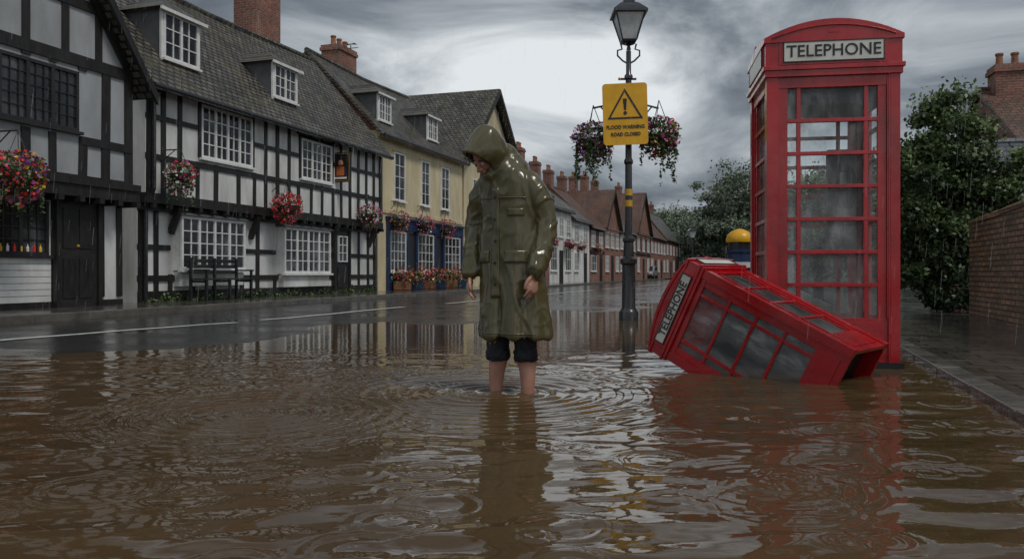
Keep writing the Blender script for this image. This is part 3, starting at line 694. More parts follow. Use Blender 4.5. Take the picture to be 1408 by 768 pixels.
def house(name,y0,y1,ze,zr,wall,roof,D=6,nw=3,ch=(0.2,.8),shop=None,tim=False,gab=False,fr='whitewood',ct=1.25):
    b=B(); L=(y1-y0)/.9505-.05
    b.box(wall,0,L,0,D,.05,ze)
    if gab: front_gable(b,L,D,ze,zr,roof+'_y',wall)
    else: gable_roof(b,L,D,ze,zr,roof,wall,ov=.25,ovx=.05)
    zf=ze*.5
    for i in range(nw):
        xc=L*(i+.5)/nw; w=min(.62,L/nw*.3)
        window(b,xc-w,xc+w,zf+.55,min(ze-.35,zf+1.75),0,2,3,fr,.03,.06,lights=2)
        if shop and i%2==0:
            b.box(shop,xc-w*1.6,xc+w*1.6,-.08,0,zf+.0,zf+.3); window(b,xc-w*1.4,xc+w*1.4,.85,zf-.05,0,3,2,'whitewood',.03)
        elif i%2==1: b.box('darkwood',xc-.42,xc+.42,-.04,0,.12,2.1)
        else: window(b,xc-w,xc+w,.85,zf-.1,0,2,3,fr,.03,.06,lights=2)
    if tim:
        studs(b,0,L,zf+.2,ze-.1,0,list(np.arange(.1,L,.7)),[(L*(i+.5)/nw-.7,L*(i+.5)/nw+.7,zf+.5,ze) for i in range(nw)],.13)
        rail(b,0,L,zf+.2,0,.2); rail(b,0,L,ze-.1,0,.2)
    for c in ch: chimney(b,L*c,D/2+.2,zr-.6,zr+ct,.8,.6,2)
    b.tube('iron',[(0,-.26,ze-.2),(L,-.26,ze-.2)],.06,6)
    k=.327; X=-12.87+k*y0
    e=empty(name,mat=frame(X,y0,k)); b.build(e,PN)
house('terraced_house',40.6,46,5.3,8.0,'brick','tile',ch=(.25,.85),nw=2,shop='bluewood',ct=1.6)
house('terraced_house',46,51,4.7,6.9,'plaster','tile',ch=(.8,),nw=3,shop='darkwood',ct=1.8)
house('terraced_house',51,56,4.3,6.6,'plaster','tile',ch=(.5,),nw=2,ct=1.7)
house('terraced_house',56,61,4.1,6.9,'brick','tile_red',ch=(.15,.9),nw=2,tim=True,shop='darkwood')
house('terraced_house',61,67,4.3,7.3,'brick','tile_red',ch=(.5,),nw=3,gab=True)
house('terraced_house',67,75,4.4,7.4,'brick','tile',ch=(.1,.6),nw=4,ct=1.7)
house('terraced_house',75,84,4.6,8.6,'brick','tile_red',ch=(.9,),nw=3,gab=True,tim=True)
house('terraced_house',84,96,4.7,8.2,'brick','tile_red',ch=(.3,.8),nw=5)
house('terraced_house',96,112,4.9,8.6,'brick','tile',ch=(.2,.6),nw=5)

# ---- right side
def wl(Y): return 3.1+K*Y
b=B(); yy0,yy1=2.0,12.6
L=math.hypot(wl(yy1)-wl(yy0),yy1-yy0)
def wt(x): return 1.80-.33*x/L
n=24
for i in range(n):
    a=L*i/n; c=L*(i+1)/n
    b.add('brick_wet',[(a,-.32,0),(c,-.32,0),(c,0,0),(a,0,0),(a,-.32,wt(a)),(c,-.32,wt(c)),(c,0,wt(c)),(a,0,wt(a))],[(4,5,6,7),(0,1,5,4),(2,3,7,6)]+([(1,2,6,5)] if i==n-1 else [])+([(3,0,4,7)] if i==0 else []))
x=0
bc=B()
while x<L-.02:
    x2=min(x+.105,L); z=wt(x)+.002+random.uniform(-.006,.006)
    bc.prism('brick_wet',[(x+.004,.02,z),(x+.004,.02,z+.06),(x+.004,-.06,z+.105),(x+.004,-.26,z+.105),(x+.004,-.34,z+.06),(x+.004,-.34,z)],(x2-x-.008,0,0)); x+=.109
e=empty('brick_wall',mat=frame(wl(yy0)+.1,yy0,K)); b.build(e,{'brick_wet':'wall'}); bc.build(e,{'brick_wet':'coping_bricks'},bevel={'brick_wet':.006})
b=B(); L=9;D=7
b.box('brick',0,L,0,D,0,3.9); gable_roof(b,L,D,3.9,6.0,'tile_red','brick')
for i in range(3): window(b,1+i*2.7,2.2+i*2.7,2.5,3.5,0,2,3,lights=2); window(b,1+i*2.7,2.2+i*2.7,.8,2.0,0,2,3,lights=2)
chimney(b,.60,3.3,3.7,6.7,.8,.7,2); chimney(b,7.5,3.6,5.4,7.6,.9,.7,2)
e=empty('brick_house',mat=Matrix.Translation((12.95,20.0,0))@Matrix.Rotation(R(-14),4,'Z')); b.build(e,PN)
b=B(); L=6;D=4
b.box('brick',0,L,0,D,0,2.1); gable_roof(b,L,D,2.1,3.45,'slate','brick'); window(b,1,2.2,.9,1.8,0,2,3); window(b,3.5,4.7,.9,1.8,0,2,3)
e=empty('slate_roofed_outbuilding',mat=Matrix.Translation((9.75,15.4,0))@Matrix.Rotation(R(-14),4,'Z')); b.build(e,PN)

# ---------------------------------------------------------------- vegetation
def tree(name,pos,h,cr,th,nc,per_,ls,mats,seed,squash=1.0):
    r=np.random.default_rng(seed); e=empty(name,pos); b=B()
    cz=th+(h-th)/2; hz=(h-th)/2; C=[]
    for i in range(nc):
        d=r.normal(size=3); d/=np.linalg.norm(d); rad=(r.random()**.45)
        lob=1+.22*math.sin(3*math.atan2(d[1],d[0])+seed)+.15*math.sin(5*d[2]+seed*2)
        C.append((d[0]*cr*rad*lob,d[1]*cr*rad*lob*squash,cz+d[2]*hz*rad*(.9+.1*lob),rad))
    C=np.array(C); tr=cr*.07+.03
    b.tube('bark',[(0,0,-.2),(.02*h,0,th*.6),(0,.02*h,cz),(.03*h,0,cz+hz*.6)],[tr*1.4,tr,tr*.6,tr*.15],8)
    for i in range(0,nc,max(1,nc//14)):
        c=C[i]; z0=th*.6+(c[2]-th*.6)*.35; b.tube('bark',[(0,0,z0),(c[0]*.5,c[1]*.5,(z0+c[2])*.52),(c[0],c[1],c[2])],[tr*.5,tr*.3,tr*.08],5)
    b.build(e,{'bark':'trunk_and_limbs'})
    P=[];mi=[]
    for c in C:
        n=int(per_*(.6+.8*r.random())); s=cr*.24*(.6+.7*r.random())
        q=r.normal(size=(n,3))*.5; q=q*s*np.array([1,1,.75])
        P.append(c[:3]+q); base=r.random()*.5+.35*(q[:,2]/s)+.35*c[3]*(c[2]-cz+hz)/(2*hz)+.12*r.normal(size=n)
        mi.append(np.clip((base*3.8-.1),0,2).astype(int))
    P=np.concatenate(P); mi=np.concatenate(mi); k=P[:,2]>.03; P=P[k]; mi=mi[k]
    quadmesh('foliage',leafquads(P,ls,r),mats,mi,e)
NL=[M['leafd'],M['leafm'],M['leafl']]; FL=[M['hazeleafd'],M['hazeleafm'],M['hazeleafl']]
tree('broadleaf_tree',(7.6,14.0,.05),3.85,1.06,-.1,200,330,.042,NL,3)
tree('broadleaf_tree',(8.4,22.0,.1),3.2,1.6,.2,80,260,.06,NL,12)
i=20
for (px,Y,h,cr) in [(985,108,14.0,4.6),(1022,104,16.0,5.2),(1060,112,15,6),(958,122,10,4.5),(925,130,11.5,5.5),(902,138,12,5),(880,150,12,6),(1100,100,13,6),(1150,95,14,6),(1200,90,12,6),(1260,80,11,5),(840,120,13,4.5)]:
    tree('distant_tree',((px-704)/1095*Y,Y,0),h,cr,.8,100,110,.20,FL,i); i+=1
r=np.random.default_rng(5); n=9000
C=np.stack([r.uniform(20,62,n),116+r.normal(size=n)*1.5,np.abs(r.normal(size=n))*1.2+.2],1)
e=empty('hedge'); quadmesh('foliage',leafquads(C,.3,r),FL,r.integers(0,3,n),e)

def basket(name,pos,rad,seed,cols=('magenta','red','purple','yellow','white','pink'),bracket=None,trail=.6,nl=420,nf=240,hang=True,vines=0):
    r=np.random.default_rng(seed); e=empty(name,pos); b=B()
    b.rev('wick',(0,0,-rad*.75),[(rad*.15,0),(rad*.5,rad*.2),(rad*.66,rad*.5),(rad*.7,rad*.72)],12)
    if hang:
        for a in (0,2.1,4.2): b.tube('iron',[(rad*.6*math.cos(a),rad*.6*math.sin(a),0),(0,0,rad*1.6)],.006,4)
    if bracket is not None:
        p=Vector(bracket); b.tube('iron',[(0,0,rad*1.6),tuple(p+Vector((0,0,rad*1.62)))],.014,5); b.tube('iron',[tuple(p*.3+Vector((0,0,rad*1.6))),tuple(p+Vector((0,0,rad*.9)))],.01,5)
    b.build(e,{'wick':'basket','iron':'chains'})
    d=r.normal(size=(nl,3)); d/=np.linalg.norm(d,axis=1)[:,None]; rr=(.6+.5*r.random(nl))[:,None]*rad
    P=d*rr; P[:,2]=np.where(P[:,2]<0,P[:,2]*(1+trail*r.random(nl)),P[:,2]*.75)
    Q=[P]
    for v in range(vines):
        a=r.uniform(0,6.28); m=26; tt_=np.linspace(0,1,m); ln=rad*r.uniform(1.0,2.3); x=rad*.75*math.cos(a)*(1+.15*tt_); y=rad*.75*math.sin(a)*(1+.15*tt_); Q.append(np.stack([x,y,-.2*rad-tt_*ln],1)+r.normal(size=(m,3))*.012)
    P=np.concatenate(Q); quadmesh('leaves',leafquads(P,.030,r),NL,np.clip(r.integers(0,3,len(P))+(r.random(len(P))<.3),0,2),e)
    d=r.normal(size=(nf,3)); d/=np.linalg.norm(d,axis=1)[:,None]; P=d*(.85+.25*r.random(nf))[:,None]*rad
    P[:,2]=np.where(P[:,2]<0,P[:,2]*(1+trail*.7*r.random(nf)),P[:,2]*.8)
    ang=np.arctan2(P[:,1],P[:,0])*1.5+P[:,2]/rad*2; mi=((np.sin(ang+seed)+1)*.5*(len(cols)-1)+r.normal(size=nf)*.8).round().clip(0,len(cols)-1).astype(int)
    quadmesh('flowers',leafquads(P,.028,r,.9),[M['f_'+c] for c in cols],mi,e)
inn=Vector((-.953,.303,0))
basket('hanging_flower_basket',(-7.35,11.85,2.24),.38,1,('red','magenta','yellow','red','purple','orange'),bracket=tuple(inn*.5),nl=900,nf=560,vines=8)
basket('hanging_flower_basket',(-6.63,15.95,2.72),.30,2,('white','pink','magenta','red','pink'),tuple(inn*.45),trail=1.0,nl=600,nf=240,vines=10)
basket('hanging_flower_basket',(-5.53,19.6,2.4),.37,3,('red','red','pink','red'),tuple(inn*.45),nl=500,nf=520)
basket('hanging_flower_basket',(-4.3,23.9,2.5),.36,4,('magenta','pink','white','red'),tuple(inn*.4))
for j,(x,y,s) in enumerate([(-3.82,26.8,.4),(-3.2,28.8,.4),(-2.55,30.8,.4),(-.6,37.2,.4),(3.6,49,.4),(4.6,52.5,.4),(6.2,57.5,.4),(2.2,44,.4)]):
    basket('hanging_flower_basket',(x,y,2.5),s,10+j,('red','pink','magenta','white') if j%2 else ('red','magenta','pink','yellow'),tuple(inn*.3),trail=.3,nl=260,nf=260)
for j,(x,y) in enumerate([(-3.7,26.9),(-3.4,27.9),(-3.05,28.9),(-2.75,29.9),(-2.4,30.9),(-2.1,31.9)]):
    e=empty('flower_planter',(x,y,.15)); b=B(); b.box('bluewood' if j%2 else 'terracotta',-.28,.28,-.2,.2,0,.3); b.build(e,{'bluewood':'planter_box','terracotta':'planter_box'},bevel={'bluewood':.02,'terracotta':.02})
    r=np.random.default_rng(60+j); P=r.normal(size=(320,3))*[.24,.18,.15]+[0,0,.42]; quadmesh('leaves',leafquads(P,.05,r),NL,r.integers(0,3,320),e)
    P=r.normal(size=(170,3))*[.24,.18,.14]+[0,-.05,.5]; cs=['red','yellow','magenta','white','orange']; quadmesh('flowers',leafquads(P,.037,r,.9),[M['f_'+c] for c in cs],(r.integers(0,5,170)+j)%5*(r.random(170)<.6),e)
r=np.random.default_rng(77); n=1400; s=r.random(n)*10
C=np.stack([-7.23+.303*s+.953*(-.12+.1*r.random(n)),15.7+.953*s-.303*(-.12+.1*r.random(n)),.15+np.abs(r.normal(size=n))*.07*(.3+np.sin(s*2.1)**2)],1)
quadmesh('weeds',leafquads(C,.03,r),NL,r.integers(0,3,n),None)

# ---------------------------------------------------------------- street furniture
b=B(); w=1.6
for y,z in ((-.42,.43),(-.31,.44),(-.20,.44),(-.09,.43)): b.box('darkwood',0,w,y-.045,y+.045,z,z+.03)
for z in (.56,.68,.80): b.box('darkwood',0,w,-.03+(z-.5)*.2,0+(z-.5)*.2,z,z+.075)
for x in (.05,w/2,w-.05):
    b.box('iron',x-.025,x+.025,-.45,-.40,0,.43); b.box('iron',x-.025,x+.025,-.06,-.01,0,.9); b.box('iron',x-.024,x+.024,-.40,-.06,.38,.425)
for x in (.05,w-.05):
    b.box('iron',x-.03,x+.03,-.48,-.06,.62,.655); b.box('iron',x-.022,x+.022,-.45,-.405,.46,.62)
e=empty('park_bench',mat=frame(-6.78,16.55)@Matrix.Translation((0,-.05,.15))); b.build(e,{'darkwood':'seat_and_backrest','iron':'legs_and_armrests'},bevel={'darkwood':.006})
b=B(); b.box('black',-.31,.31,-.03,.03,-.42,.42); b.box('gold',-.28,.28,-.034,.034,-.39,.39); b.box('black',-.265,.265,-.038,.038,-.375,.375)
b.box('f_orange',-.12,.12,-.042,.042,-.24,.02); b.box('bluewood',-.2,-.13,-.042,.042,-.24,-.05); b.rev('terracotta',(0,0,.1),[(.03,-.08),(.10,-.03),(.09,.06),(.02,.12)],12); b.box('f_white',-.2,.2,-.043,.043,-.33,-.28)
b.tube('iron',[(-.4,0,.62),(.8,0,.62)],.02,6); b.tube('iron',[(-.25,0,.62),(-.25,0,.42)],.01,5); b.tube('iron',[(.25,0,.62),(.25,0,.42)],.01,5); b.tube('iron',[(-.1,0,.62),(.8,0,1.0)],.012,5)
e=empty('pub_sign',mat=Matrix.Translation((-4.85,22.6,3.72))@Matrix.Rotation(R(180-17.6),4,'Z')); b.build(e,{'black':'board','gold':'border','iron':'bracket','f_orange':'picture_coat','bluewood':'picture_detail','f_white':'lettering_band','terracotta':'picture_head'})

def lantern(b,z,s=1.0,x=0,y=0):
    q=R(45)
    b.rev('iron',(x,y,z),[(.05*s,-.12*s),(.03*s,-.05*s),(.16*s,0),(.17*s,.03*s)],4,q)
    b.rev('lampglass',(x,y,z),[(.16*s,.03*s),(.33*s,.46*s)],4,q)
    for k in range(4):
        a=q+k*math.pi/2; b.tube('iron',[(x+.165*s*math.cos(a),y+.165*s*math.sin(a),z+.02*s),(x+.34*s*math.cos(a),y+.34*s*math.sin(a),z+.47*s)],.014*s,5)
        a2=q+(k+1)*math.pi/2
        for rr_,zz in ((.335,.46),(.165,.03)): b.tube('iron',[(x+rr_*s*math.cos(a),y+rr_*s*math.sin(a),z+zz*s),(x+rr_*s*math.cos(a2),y+rr_*s*math.sin(a2),z+zz*s)],.015*s,5)
    b.rev('iron',(x,y,z),[(.40*s,.455*s),(.40*s,.49*s),(.22*s,.62*s),(.13*s,.66*s),(.13*s,.72*s),(.04*s,.76*s),(.05*s,.80*s),(.01*s,.88*s)],4,q)
b=B()
b.rev('iron',(0,0,-.3),[(.15,0),(.15,.42),(.13,.45),(.105,.5),(.10,1.15),(.13,1.18),(.13,1.24),(.085,1.28),(.075,1.5),(.095,1.52),(.095,1.56),(.06,1.6),(.055,2.1)],16)
for z0 in (1.85,2.02): b.rev('gold',(0,0,z0-.1),[(.062,0),(.062,.1)],16)
b.rev('iron',(0,0,1.8),[(.055,0),(.053,.6),(.07,.62),(.07,.66),(.05,.7),(.046,1.9),(.065,1.92),(.065,1.97),(.04,2.0),(.038,2.35)],16)
b.tube('iron',[(-.12,0,3.72),(.12,0,3.72)],.018,8); b.rev('gold',(-.14,0,3.70),[(.01,0),(.028,.02),(.01,.045)],8)
for sx in (-1,1):
    b.tube('iron',[(0,0,3.95),(sx*.09,0,4.0),(sx*.17,0,4.08),(sx*.17,0,4.16),(sx*.1,0,4.18),(sx*.12,0,4.26)],.014,6)
    b.tube('iron',[(0,0,3.20),(sx*.28,.18,3.36),(sx*.52,.34,3.34)],.016,6); b.tube('iron',[(0,0,2.9),(sx*.2,.14,3.1),(sx*.40,.26,3.34)],.012,6)
lantern(b,4.28,.92)
lamp=empty('street_lamp',(1.8,12.3,0)); b.build(lamp,{'iron':'post','gold':'gold_bands','lampglass':'lantern_glass'},smooth=('iron','gold'))
basket('hanging_flower_basket',(1.29,12.64,2.86),.33,31,('pink','white','magenta','pink','purple'),None,trail=.4,nl=950,nf=300,vines=22)
basket('hanging_flower_basket',(2.33,12.64,2.94),.33,32,('pink','magenta','white','yellow','red'),None,trail=.4,nl=950,nf=300,vines=14)
b=B(); w,h=.34,.47
def rr(w,h,r,n=5):
    p=[]
    for cx,cz,a0 in ((w-r,h-r,0),(-w+r,h-r,90),(-w+r,-h+r,180),(w-r,-h+r,270)):
        for i in range(n+1): a=R(a0+90*i/n); p.append((cx+r*math.cos(a),cz+r*math.sin(a)))
    return p
def plate(m,w,h,r,y0,y1): b.prism(m,[(p[0],y0,p[1]) for p in rr(w,h,r)],(0,y1-y0,0))
plate('steel',w,h,.05,0,.01); plate('yellow',w-.001,h-.001,.05,-.004,-.0005)
def tri(c,s,y,m,th):
    P=[Vector((c[0]+s*math.cos(R(a)),y,c[1]+s*math.sin(R(a)))) for a in (90,210,330)]
    Q=[Vector((c[0]+(s-th*2)*math.cos(R(a)),y,c[1]+(s-th*2)*math.sin(R(a)))) for a in (90,210,330)]
    for i in range(3): j=(i+1)%3; b.prism(m,[P[i],P[j],Q[j],Q[i]],(0,.004,0))
tri((0,.08),.31,-.009,'black',.026)
b.prism('black',[(-.03,-.009,.235),(.03,-.009,.235),(.015,-.009,.06),(-.015,-.009,.06)],(0,.004,0))
b.prism('black',[(.028*math.cos(R(a)),-.009,.015+.028*math.sin(R(a))) for a in range(0,360,30)],(0,.004,0))
b.box('steel',-.09,.09,.01,.06,.2,.24); b.box('steel',-.09,.09,.01,.06,-.24,-.2)
sg=empty('flood_warning_sign',mat=Matrix.Translation((1.73,12.17,3.155))@Matrix.Rotation(R(-1.5),4,'Y')@Matrix.Rotation(R(-5),4,'Z'))
b.build(sg,{'steel':'backing_plate','yellow':'sign_face','black':'warning_symbol'})
text('lettering','FLOOD WARNING',.080,M['black'],sg,Matrix.Translation((0,-.008,-.20))@TXT,.003,.86,.0015)
text('lettering','ROAD CLOSED',.075,M['black'],sg,Matrix.Translation((0,-.008,-.31))@TXT,.003,.88,.0015)
b=B(); b.rev('iron',(0,0,-.1),[(.12,0),(.12,.5),(.07,.6),(.05,3.2)],10); lantern(b,3.2,1.1); e=empty('street_lamp',(12.9,57,0)); b.build(e,{'iron':'post','lampglass':'lantern_glass'})
b=B(); b.rev('bluewood',(0,0,0),[(.2,0),(.21,.05),(.19,.08),(.19,.95),(.21,.97),(.21,1.0)],20)
b.rev('black',(0,0,1.0),[(.17,0),(.17,.09)],20); b.rev('yellow',(0,0,1.08),[(.2,0),(.21,.03),(.19,.08),(.13,.12),(.05,.145),(.01,.15)],20)
b.box('f_white',-.12,.12,-.20,-.17,.80,.86); b.box('gold',-.14,.14,-.198,-.17,.55,.58)
e=empty('litter_bin',(2.83,9.9,-.1)); e.scale=(.80,.80,1.12); b.build(e,{'bluewood':'drum','black':'opening','yellow':'domed_lid','f_white':'label','gold':'band'},smooth=('bluewood','yellow','black'))
def car(name,mat,paint):
    b=B(); prof=[(-2.1,.35),(-2.15,.7),(-1.9,.85),(-1.2,.92),(-.6,1.38),(.9,1.42),(1.6,.98),(2.05,.9),(2.12,.4)]
    b.prism(paint,[(x,-.85,z) for x,z in prof],(0,1.7,0))
    gp=[(-1.08,.95),(-.58,1.32),(.85,1.36),(1.38,.98)]; b.prism('glass',[(x,-.86,z) for x,z in gp],(0,1.72,0))
    b.prism('glass',[(-1.22,-.7,.95),(-1.22,.7,.95),(-.66,.65,1.36),(-.66,-.65,1.36)],(-.03,0,.02))
    for x in (-1.3,1.3):
        for y in (-.87,.67):
            b.tube('black',[(x,y,.32),(x,y+.2,.32)],.32,16); b.tube('steel',[(x,y-.005,.32),(x,y+.205,.32)],.17,12)
    for y in (-.6,.6): b.box('f_white',-2.17,-2.1,y-.15,y+.15,.6,.72)
    b.box('black',-2.16,-2.05,-.8,.8,.36,.46)
    e=empty(name,mat=mat); b.build(e,{paint:'body','glass':'windows','black':'tyres','steel':'hubs','f_white':'headlights'},bevel={paint:.06})
car('parked_car',Matrix.Translation((14.3,84,.05))@Matrix.Rotation(R(72),4,'Z'),'carpaint')

# ---------------------------------------------------------------- phone boxes
def phone_box(name,W,D,H,rows,Mx,zb=.142,fallen=False):
    b=B(); hw,hd=W/2,D/2; zt=.842*H; s=W/1.0
    for k in range(4):
        w,d=(hw,hd) if k%2==0 else (hd,hw)
        b.M=Matrix.Rotation(k*math.pi/2,4,'Z')
        w-=.012*s; d-=.012*s; y=-d; zbw=zb*H; ztw=.797*H
        b.box('red',-w,-w+.085*s,y,y+.07*s,.0,zt)
        b.box('red',w-.085*s,w-.0702*s,y+.0003,y+.07*s,.0,zt)
        a=w-.083*s
        b.box('red',-a,a,y+.012*s,y+.05*s,ztw,zt-.001)
        b.box('red',-a,a,y+.016*s,y+.05*s,.0 if fallen else .04,zbw)
        b.box('red',-a+.06*s,a-.06*s,y+.008*s,y+.02*s,.05,zbw-.03)
        for sx in (-1,1):
            x0,x1=sorted((sx*a,sx*(a-.012*s))); b.box('red',x0,x1,y+.004*s,y+.03*s,zbw,zt-.05)
            x0,x1=sorted((sx*(a-.012*s),sx*(a-.075*s))); b.box('red',x0,x1,y+.018*s,y+.05*s,zbw-.002,ztw+.002)
        g=a-.075*s; bt=.015*s
        for x in (-g+2*g*.125,g-2*g*.125): b.box('red',x-bt,x+bt,y+.020*s,y+.046*s,zbw,ztw)
        for i in range(1,rows):
            z=zbw+(ztw-zbw)*i/rows; b.box('red',-g,g,y+.017*s,y+.049*s,z-bt*.95,z+bt*.95)
        b.box('bglass',-g,g,y+.032*s,y+.036*s,zbw,ztw)
        y=-(hd if k%2==0 else hw); sp=W if k%2==0 else D
        b.box('red',-.40*sp,.40*sp,y-.006,y+.01,.860*H,.934*H)
        q=.365*sp
        b.box('signwhite',-q,q,y-.012,y-.004,.869*H,.925*H)
        for z in (.867,.923): b.box('black',-q-.005,q+.005,y-.015,y-.003,z*H,z*H+.008)
        for xx in (-q-.003,q-.003): b.box('black',xx,xx+.006,y-.0148,y-.003,.867*H,.925*H)
        cz=.952*H
        b.box('red',-.05*s,.05*s,y-.012,y+.01,cz-.018*s,cz-.008*s)
        for xx,zz in ((-.048,.018),(-.026,.03),(0,.036),(.026,.03),(.048,.018)):
            b.rev('red',(xx*s,y-.004,cz+(zz-.01)*s),[(.002*s,-.009*s),(.010*s,-.003*s),(.010*s,.004*s),(.002*s,.010*s)],8); b.box('red',(xx*.6-.004)*s,(xx*.6+.004)*s,y-.009,y+.01,cz-.01*s,cz+(zz-.01)*s)
    b.M=None
    b.box('red',-hw-.004,hw+.004,-hd-.004,hd+.004,.828*H,.846*H) 
    b.box('red',-hw-.018*s,hw+.018*s,-hd-.018*s,hd+.018*s,.846*H,.858*H)
    b.box('red',-hw,hw,-hd,hd,.858*H,.935*H)
    if not fallen: b.box('black',-hw-.01,hw+.01,-hd-.01,hd+.01,-.3,.05); b.box('black',-hw+.08,hw-.08,-hd+.08,hd-.08,.05,.07)
    else:
        b.box('innerdark',-hw+.07,hw-.07,-hd+.07,hd-.07,.10,.13)  # dark panels added to stand for shade in the open base
        b.box('innerdark',-hw+.08,hw-.08,hd-.12,hd-.10,.13,zt-.02)  # dark sheet behind the panes, standing for shade inside
        b.box('innerdark',-hw+.07,-hw+.08,-hd+.08,hd-.12,.13,zt-.02)
    n=16;V=[];F=[]; a=.062*H*.8; ow=hw+.012*s; od=hd+.012*s
    for j in range(n+1):
        for i in range(n+1):
            x=-1+2*i/n; y=-1+2*j/n; V.append((x*ow,y*od,.938*H+a*((1-x*x)+(.35)*(1-y*y))))
    for j in range(n):
        for i in range(n): p=j*(n+1)+i; F.append((p,p+1,p+n+2,p+n+1))
    ring=[i for i in range(n+1)]+[(j)*(n+1)+n for j in range(1,n+1)]+[n*(n+1)+i for i in range(n-1,-1,-1)]+[j*(n+1) for j in range(n-1,0,-1)]
    base=len(V)
    for i in ring: V.append((V[i][0],V[i][1],.925*H))
    m=len(ring)
    for i in range(m): F.append((ring[(i+1)%m],ring[i],base+i,base+(i+1)%m))
    F.append([base+i for i in range(m)])
    b.add('red',V,F)
    for k in (0,2):
        b.M=Matrix.Rotation(k*math.pi/2,4,'Z'); P=[]
        for i in range(n+1):
            x=-.9+1.8*i/n; P.append((x*hw,-hd-.012*s-.003,.93*H+a*(1-x*x)*.8))
        b.tube('red',P,.008*s,6)
    b.M=None
    if not fallen:
        b.box('innerdark',-hw+.1,hw-.1,-hd+.1,hd-.1,zt-.24*s,zt-.01)  # ceiling block hung low, shaped to make the top panes look dark
        b.box('innerdark',0.14,hw-.13,hd-.16,hd-.08,.34*H,.66*H)
        b.box('black',.17,hw-.16,hd-.30,hd-.16,.42*H,.62*H); b.box('steel',.20,hw-.2,hd-.31,hd-.302,.53*H,.58*H)
        b.tube('black',[(.27*s,hd-.35,.60*H),(.25*s,hd-.38,.57*H),(.25*s,hd-.38,.50*H),(.27*s,hd-.35,.47*H)],[.03,.018,.018,.03],8)
        b.tube('black',[(.25*s,hd-.34,.47*H),(.22,hd-.35,.36*H),(.15,hd-.3,.33*H),(.16,hd-.25,.42*H)],.008,6)
    e=empty(name,mat=Mx); b.build(e,PN,bevel={'red':.005*s})
    text('lettering','TELEPHONE',.047*H if not fallen else .058*H,M['black'],e,Matrix.Translation((0,-hd-.0135,.8965*H))@TXT,.002,1.0,.001)
    return e
phone_box('telephone_box',1.0,.95,2.71,7,Matrix.Translation((2.46,6.1,0))@Matrix.Rotation(R(-9),4,'Z')@Matrix.Translation((0,.475,0)))
up=Vector((-.668,.601,.438)).normalized(); uy=Vector((.669,.743,0)).normalized(); ux=uy.cross(up).normalized(); uy=up.cross(ux).normalized()
Mr=Matrix((ux,uy,up)).transposed().to_4x4()
phone_box('telephone_box',.76,.70,1.42,4,Matrix.Translation(Vector((2.29,5.43,-.095)))@Mr,zb=.16,fallen=True)

# ---------------------------------------------------------------- rain
r=np.random.default_rng(99); n=2000
P=np.stack([r.uniform(-6,7,n),r.uniform(4,14,n),r.uniform(.1,6,n)],1)
m,tt,bs=nt('rain_drop'); out=tt.nodes['Material Output']; tr_=N(tt,'ShaderNodeBsdfTransparent'); gl=N(tt,'ShaderNodeBsdfDiffuse'); gl.inputs[0].default_value=(.85,.87,.9,1)
mx=N(tt,'ShaderNodeMixShader'); mx.inputs[0].default_value=.15; tt.links.new(tr_.outputs[0],mx.inputs[1]); tt.links.new(gl.outputs[0],mx.inputs[2]); tt.links.new(mx.outputs[0],out.inputs[0])
ln=r.uniform(.07,.17,n)[:,None]*np.array([[.08,.0,1]]); wd=np.array([[.0017,0,0]])
quadmesh('rain',np.stack([P-wd,P+wd,P+wd+ln,P-wd+ln],1).reshape(-1,3),[m],np.zeros(n))

# ---------------------------------------------------------------- world
w=bpy.data.worlds.new('World'); scene.world=w; w.use_nodes=True; t=w.node_tree
for n_ in list(t.nodes): t.nodes.remove(n_)
out=N(t,'ShaderNodeOutputWorld'); sky=N(t,'ShaderNodeTexSky'); sky.sky_type='NISHITA'; sky.sun_disc=False; sky.sun_elevation=R(55); sky.sun_rotation=R(132)
b1=N(t,'ShaderNodeBackground'); b1.inputs[1].default_value=.05; t.links.new(sky.outputs[0],b1.inputs[0])
tc=N(t,'ShaderNodeTexCoord'); sp=N(t,'ShaderNodeSeparateXYZ'); t.links.new(tc.outputs['Generated'],sp.inputs[0])
zz=math_(t,'ADD',math_(t,'MAXIMUM',sp.outputs[2],0.0),.42)
cx=N(t,'ShaderNodeCombineXYZ'); t.links.new(math_(t,'DIVIDE',sp.outputs[0],zz),cx.inputs[0]); t.links.new(math_(t,'DIVIDE',sp.outputs[1],zz),cx.inputs[1]); t.links.new(math_(t,'MULTIPLY',sp.outputs[2],3.0),cx.inputs[2])
nz=noise_(t,cx.outputs[0],2.1,8,.56,.6)
nz2=noise_(t,cx.outputs[0],.95,2,.45,.3)
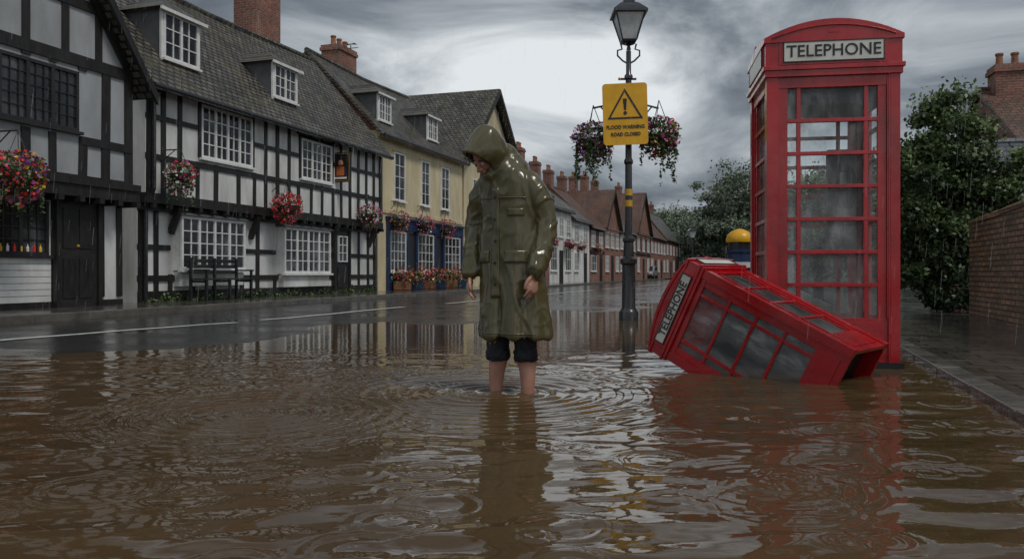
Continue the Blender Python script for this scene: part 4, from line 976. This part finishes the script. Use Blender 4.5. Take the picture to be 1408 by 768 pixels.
dp=N(t,'ShaderNodeVectorMath'); dp.operation='DOT_PRODUCT'; nv=N(t,'ShaderNodeVectorMath'); nv.operation='NORMALIZE'; t.links.new(tc.outputs['Generated'],nv.inputs[0]); t.links.new(nv.outputs[0],dp.inputs[0]); dp.inputs[1].default_value=Vector((.10,1,.09)).normalized()
gl=ramp(t,[(.89,0.0),(.96,.12),(1.0,.24)]); t.links.new(dp.outputs['Value'],gl.inputs[0])
bk=math_(t,'ADD',math_(t,'MULTIPLY',dp.outputs['Value'],.5),.5)
back=ramp(t,[(.0,.36),(.6,.24),(.88,0.0)]); t.links.new(bk,back.inputs[0])
n1=math_(t,'MULTIPLY',math_(t,'SUBTRACT',nz,.5),2.3); n2=math_(t,'MULTIPLY',math_(t,'SUBTRACT',nz2,.5),1.25)
s_=math_(t,'ADD',math_(t,'ADD',math_(t,'ADD',n1,n2),.29),math_(t,'ADD',gl.outputs[0],back.outputs[0]))
cr=ramp(t,[(.04,(.075,.088,.105)),(.38,(.18,.205,.235)),(.68,(.39,.425,.455)),(1.0,(.70,.735,.755))]); t.links.new(s_,cr.inputs[0])
b2=N(t,'ShaderNodeBackground'); t.links.new(cr.outputs[0],b2.inputs[0]); b2.inputs[1].default_value=1.12
mx=N(t,'ShaderNodeMixShader'); mx.inputs[0].default_value=.95; t.links.new(b1.outputs[0],mx.inputs[1]); t.links.new(b2.outputs[0],mx.inputs[2]); t.links.new(mx.outputs[0],out.inputs[0])
sd=bpy.data.lights.new('sun','SUN'); sd.energy=1.35; sd.angle=R(14); sd.color=(1,.96,.90); so=bpy.data.objects.new('sun',sd); scene.collection.objects.link(so)
sv=Vector((.5,-.45,.95)).normalized(); so.rotation_euler=sv.to_track_quat('Z','Y').to_euler()
cd=bpy.data.cameras.new('camera'); cd.lens=28; cd.sensor_width=36; cd.clip_end=3000; cd.clip_start=.05; cd.shift_y=-9/1408
co_=bpy.data.objects.new('camera',cd); scene.collection.objects.link(co_); co_.location=(0,0,.73); co_.rotation_euler=(R(90),0,0); scene.camera=co_
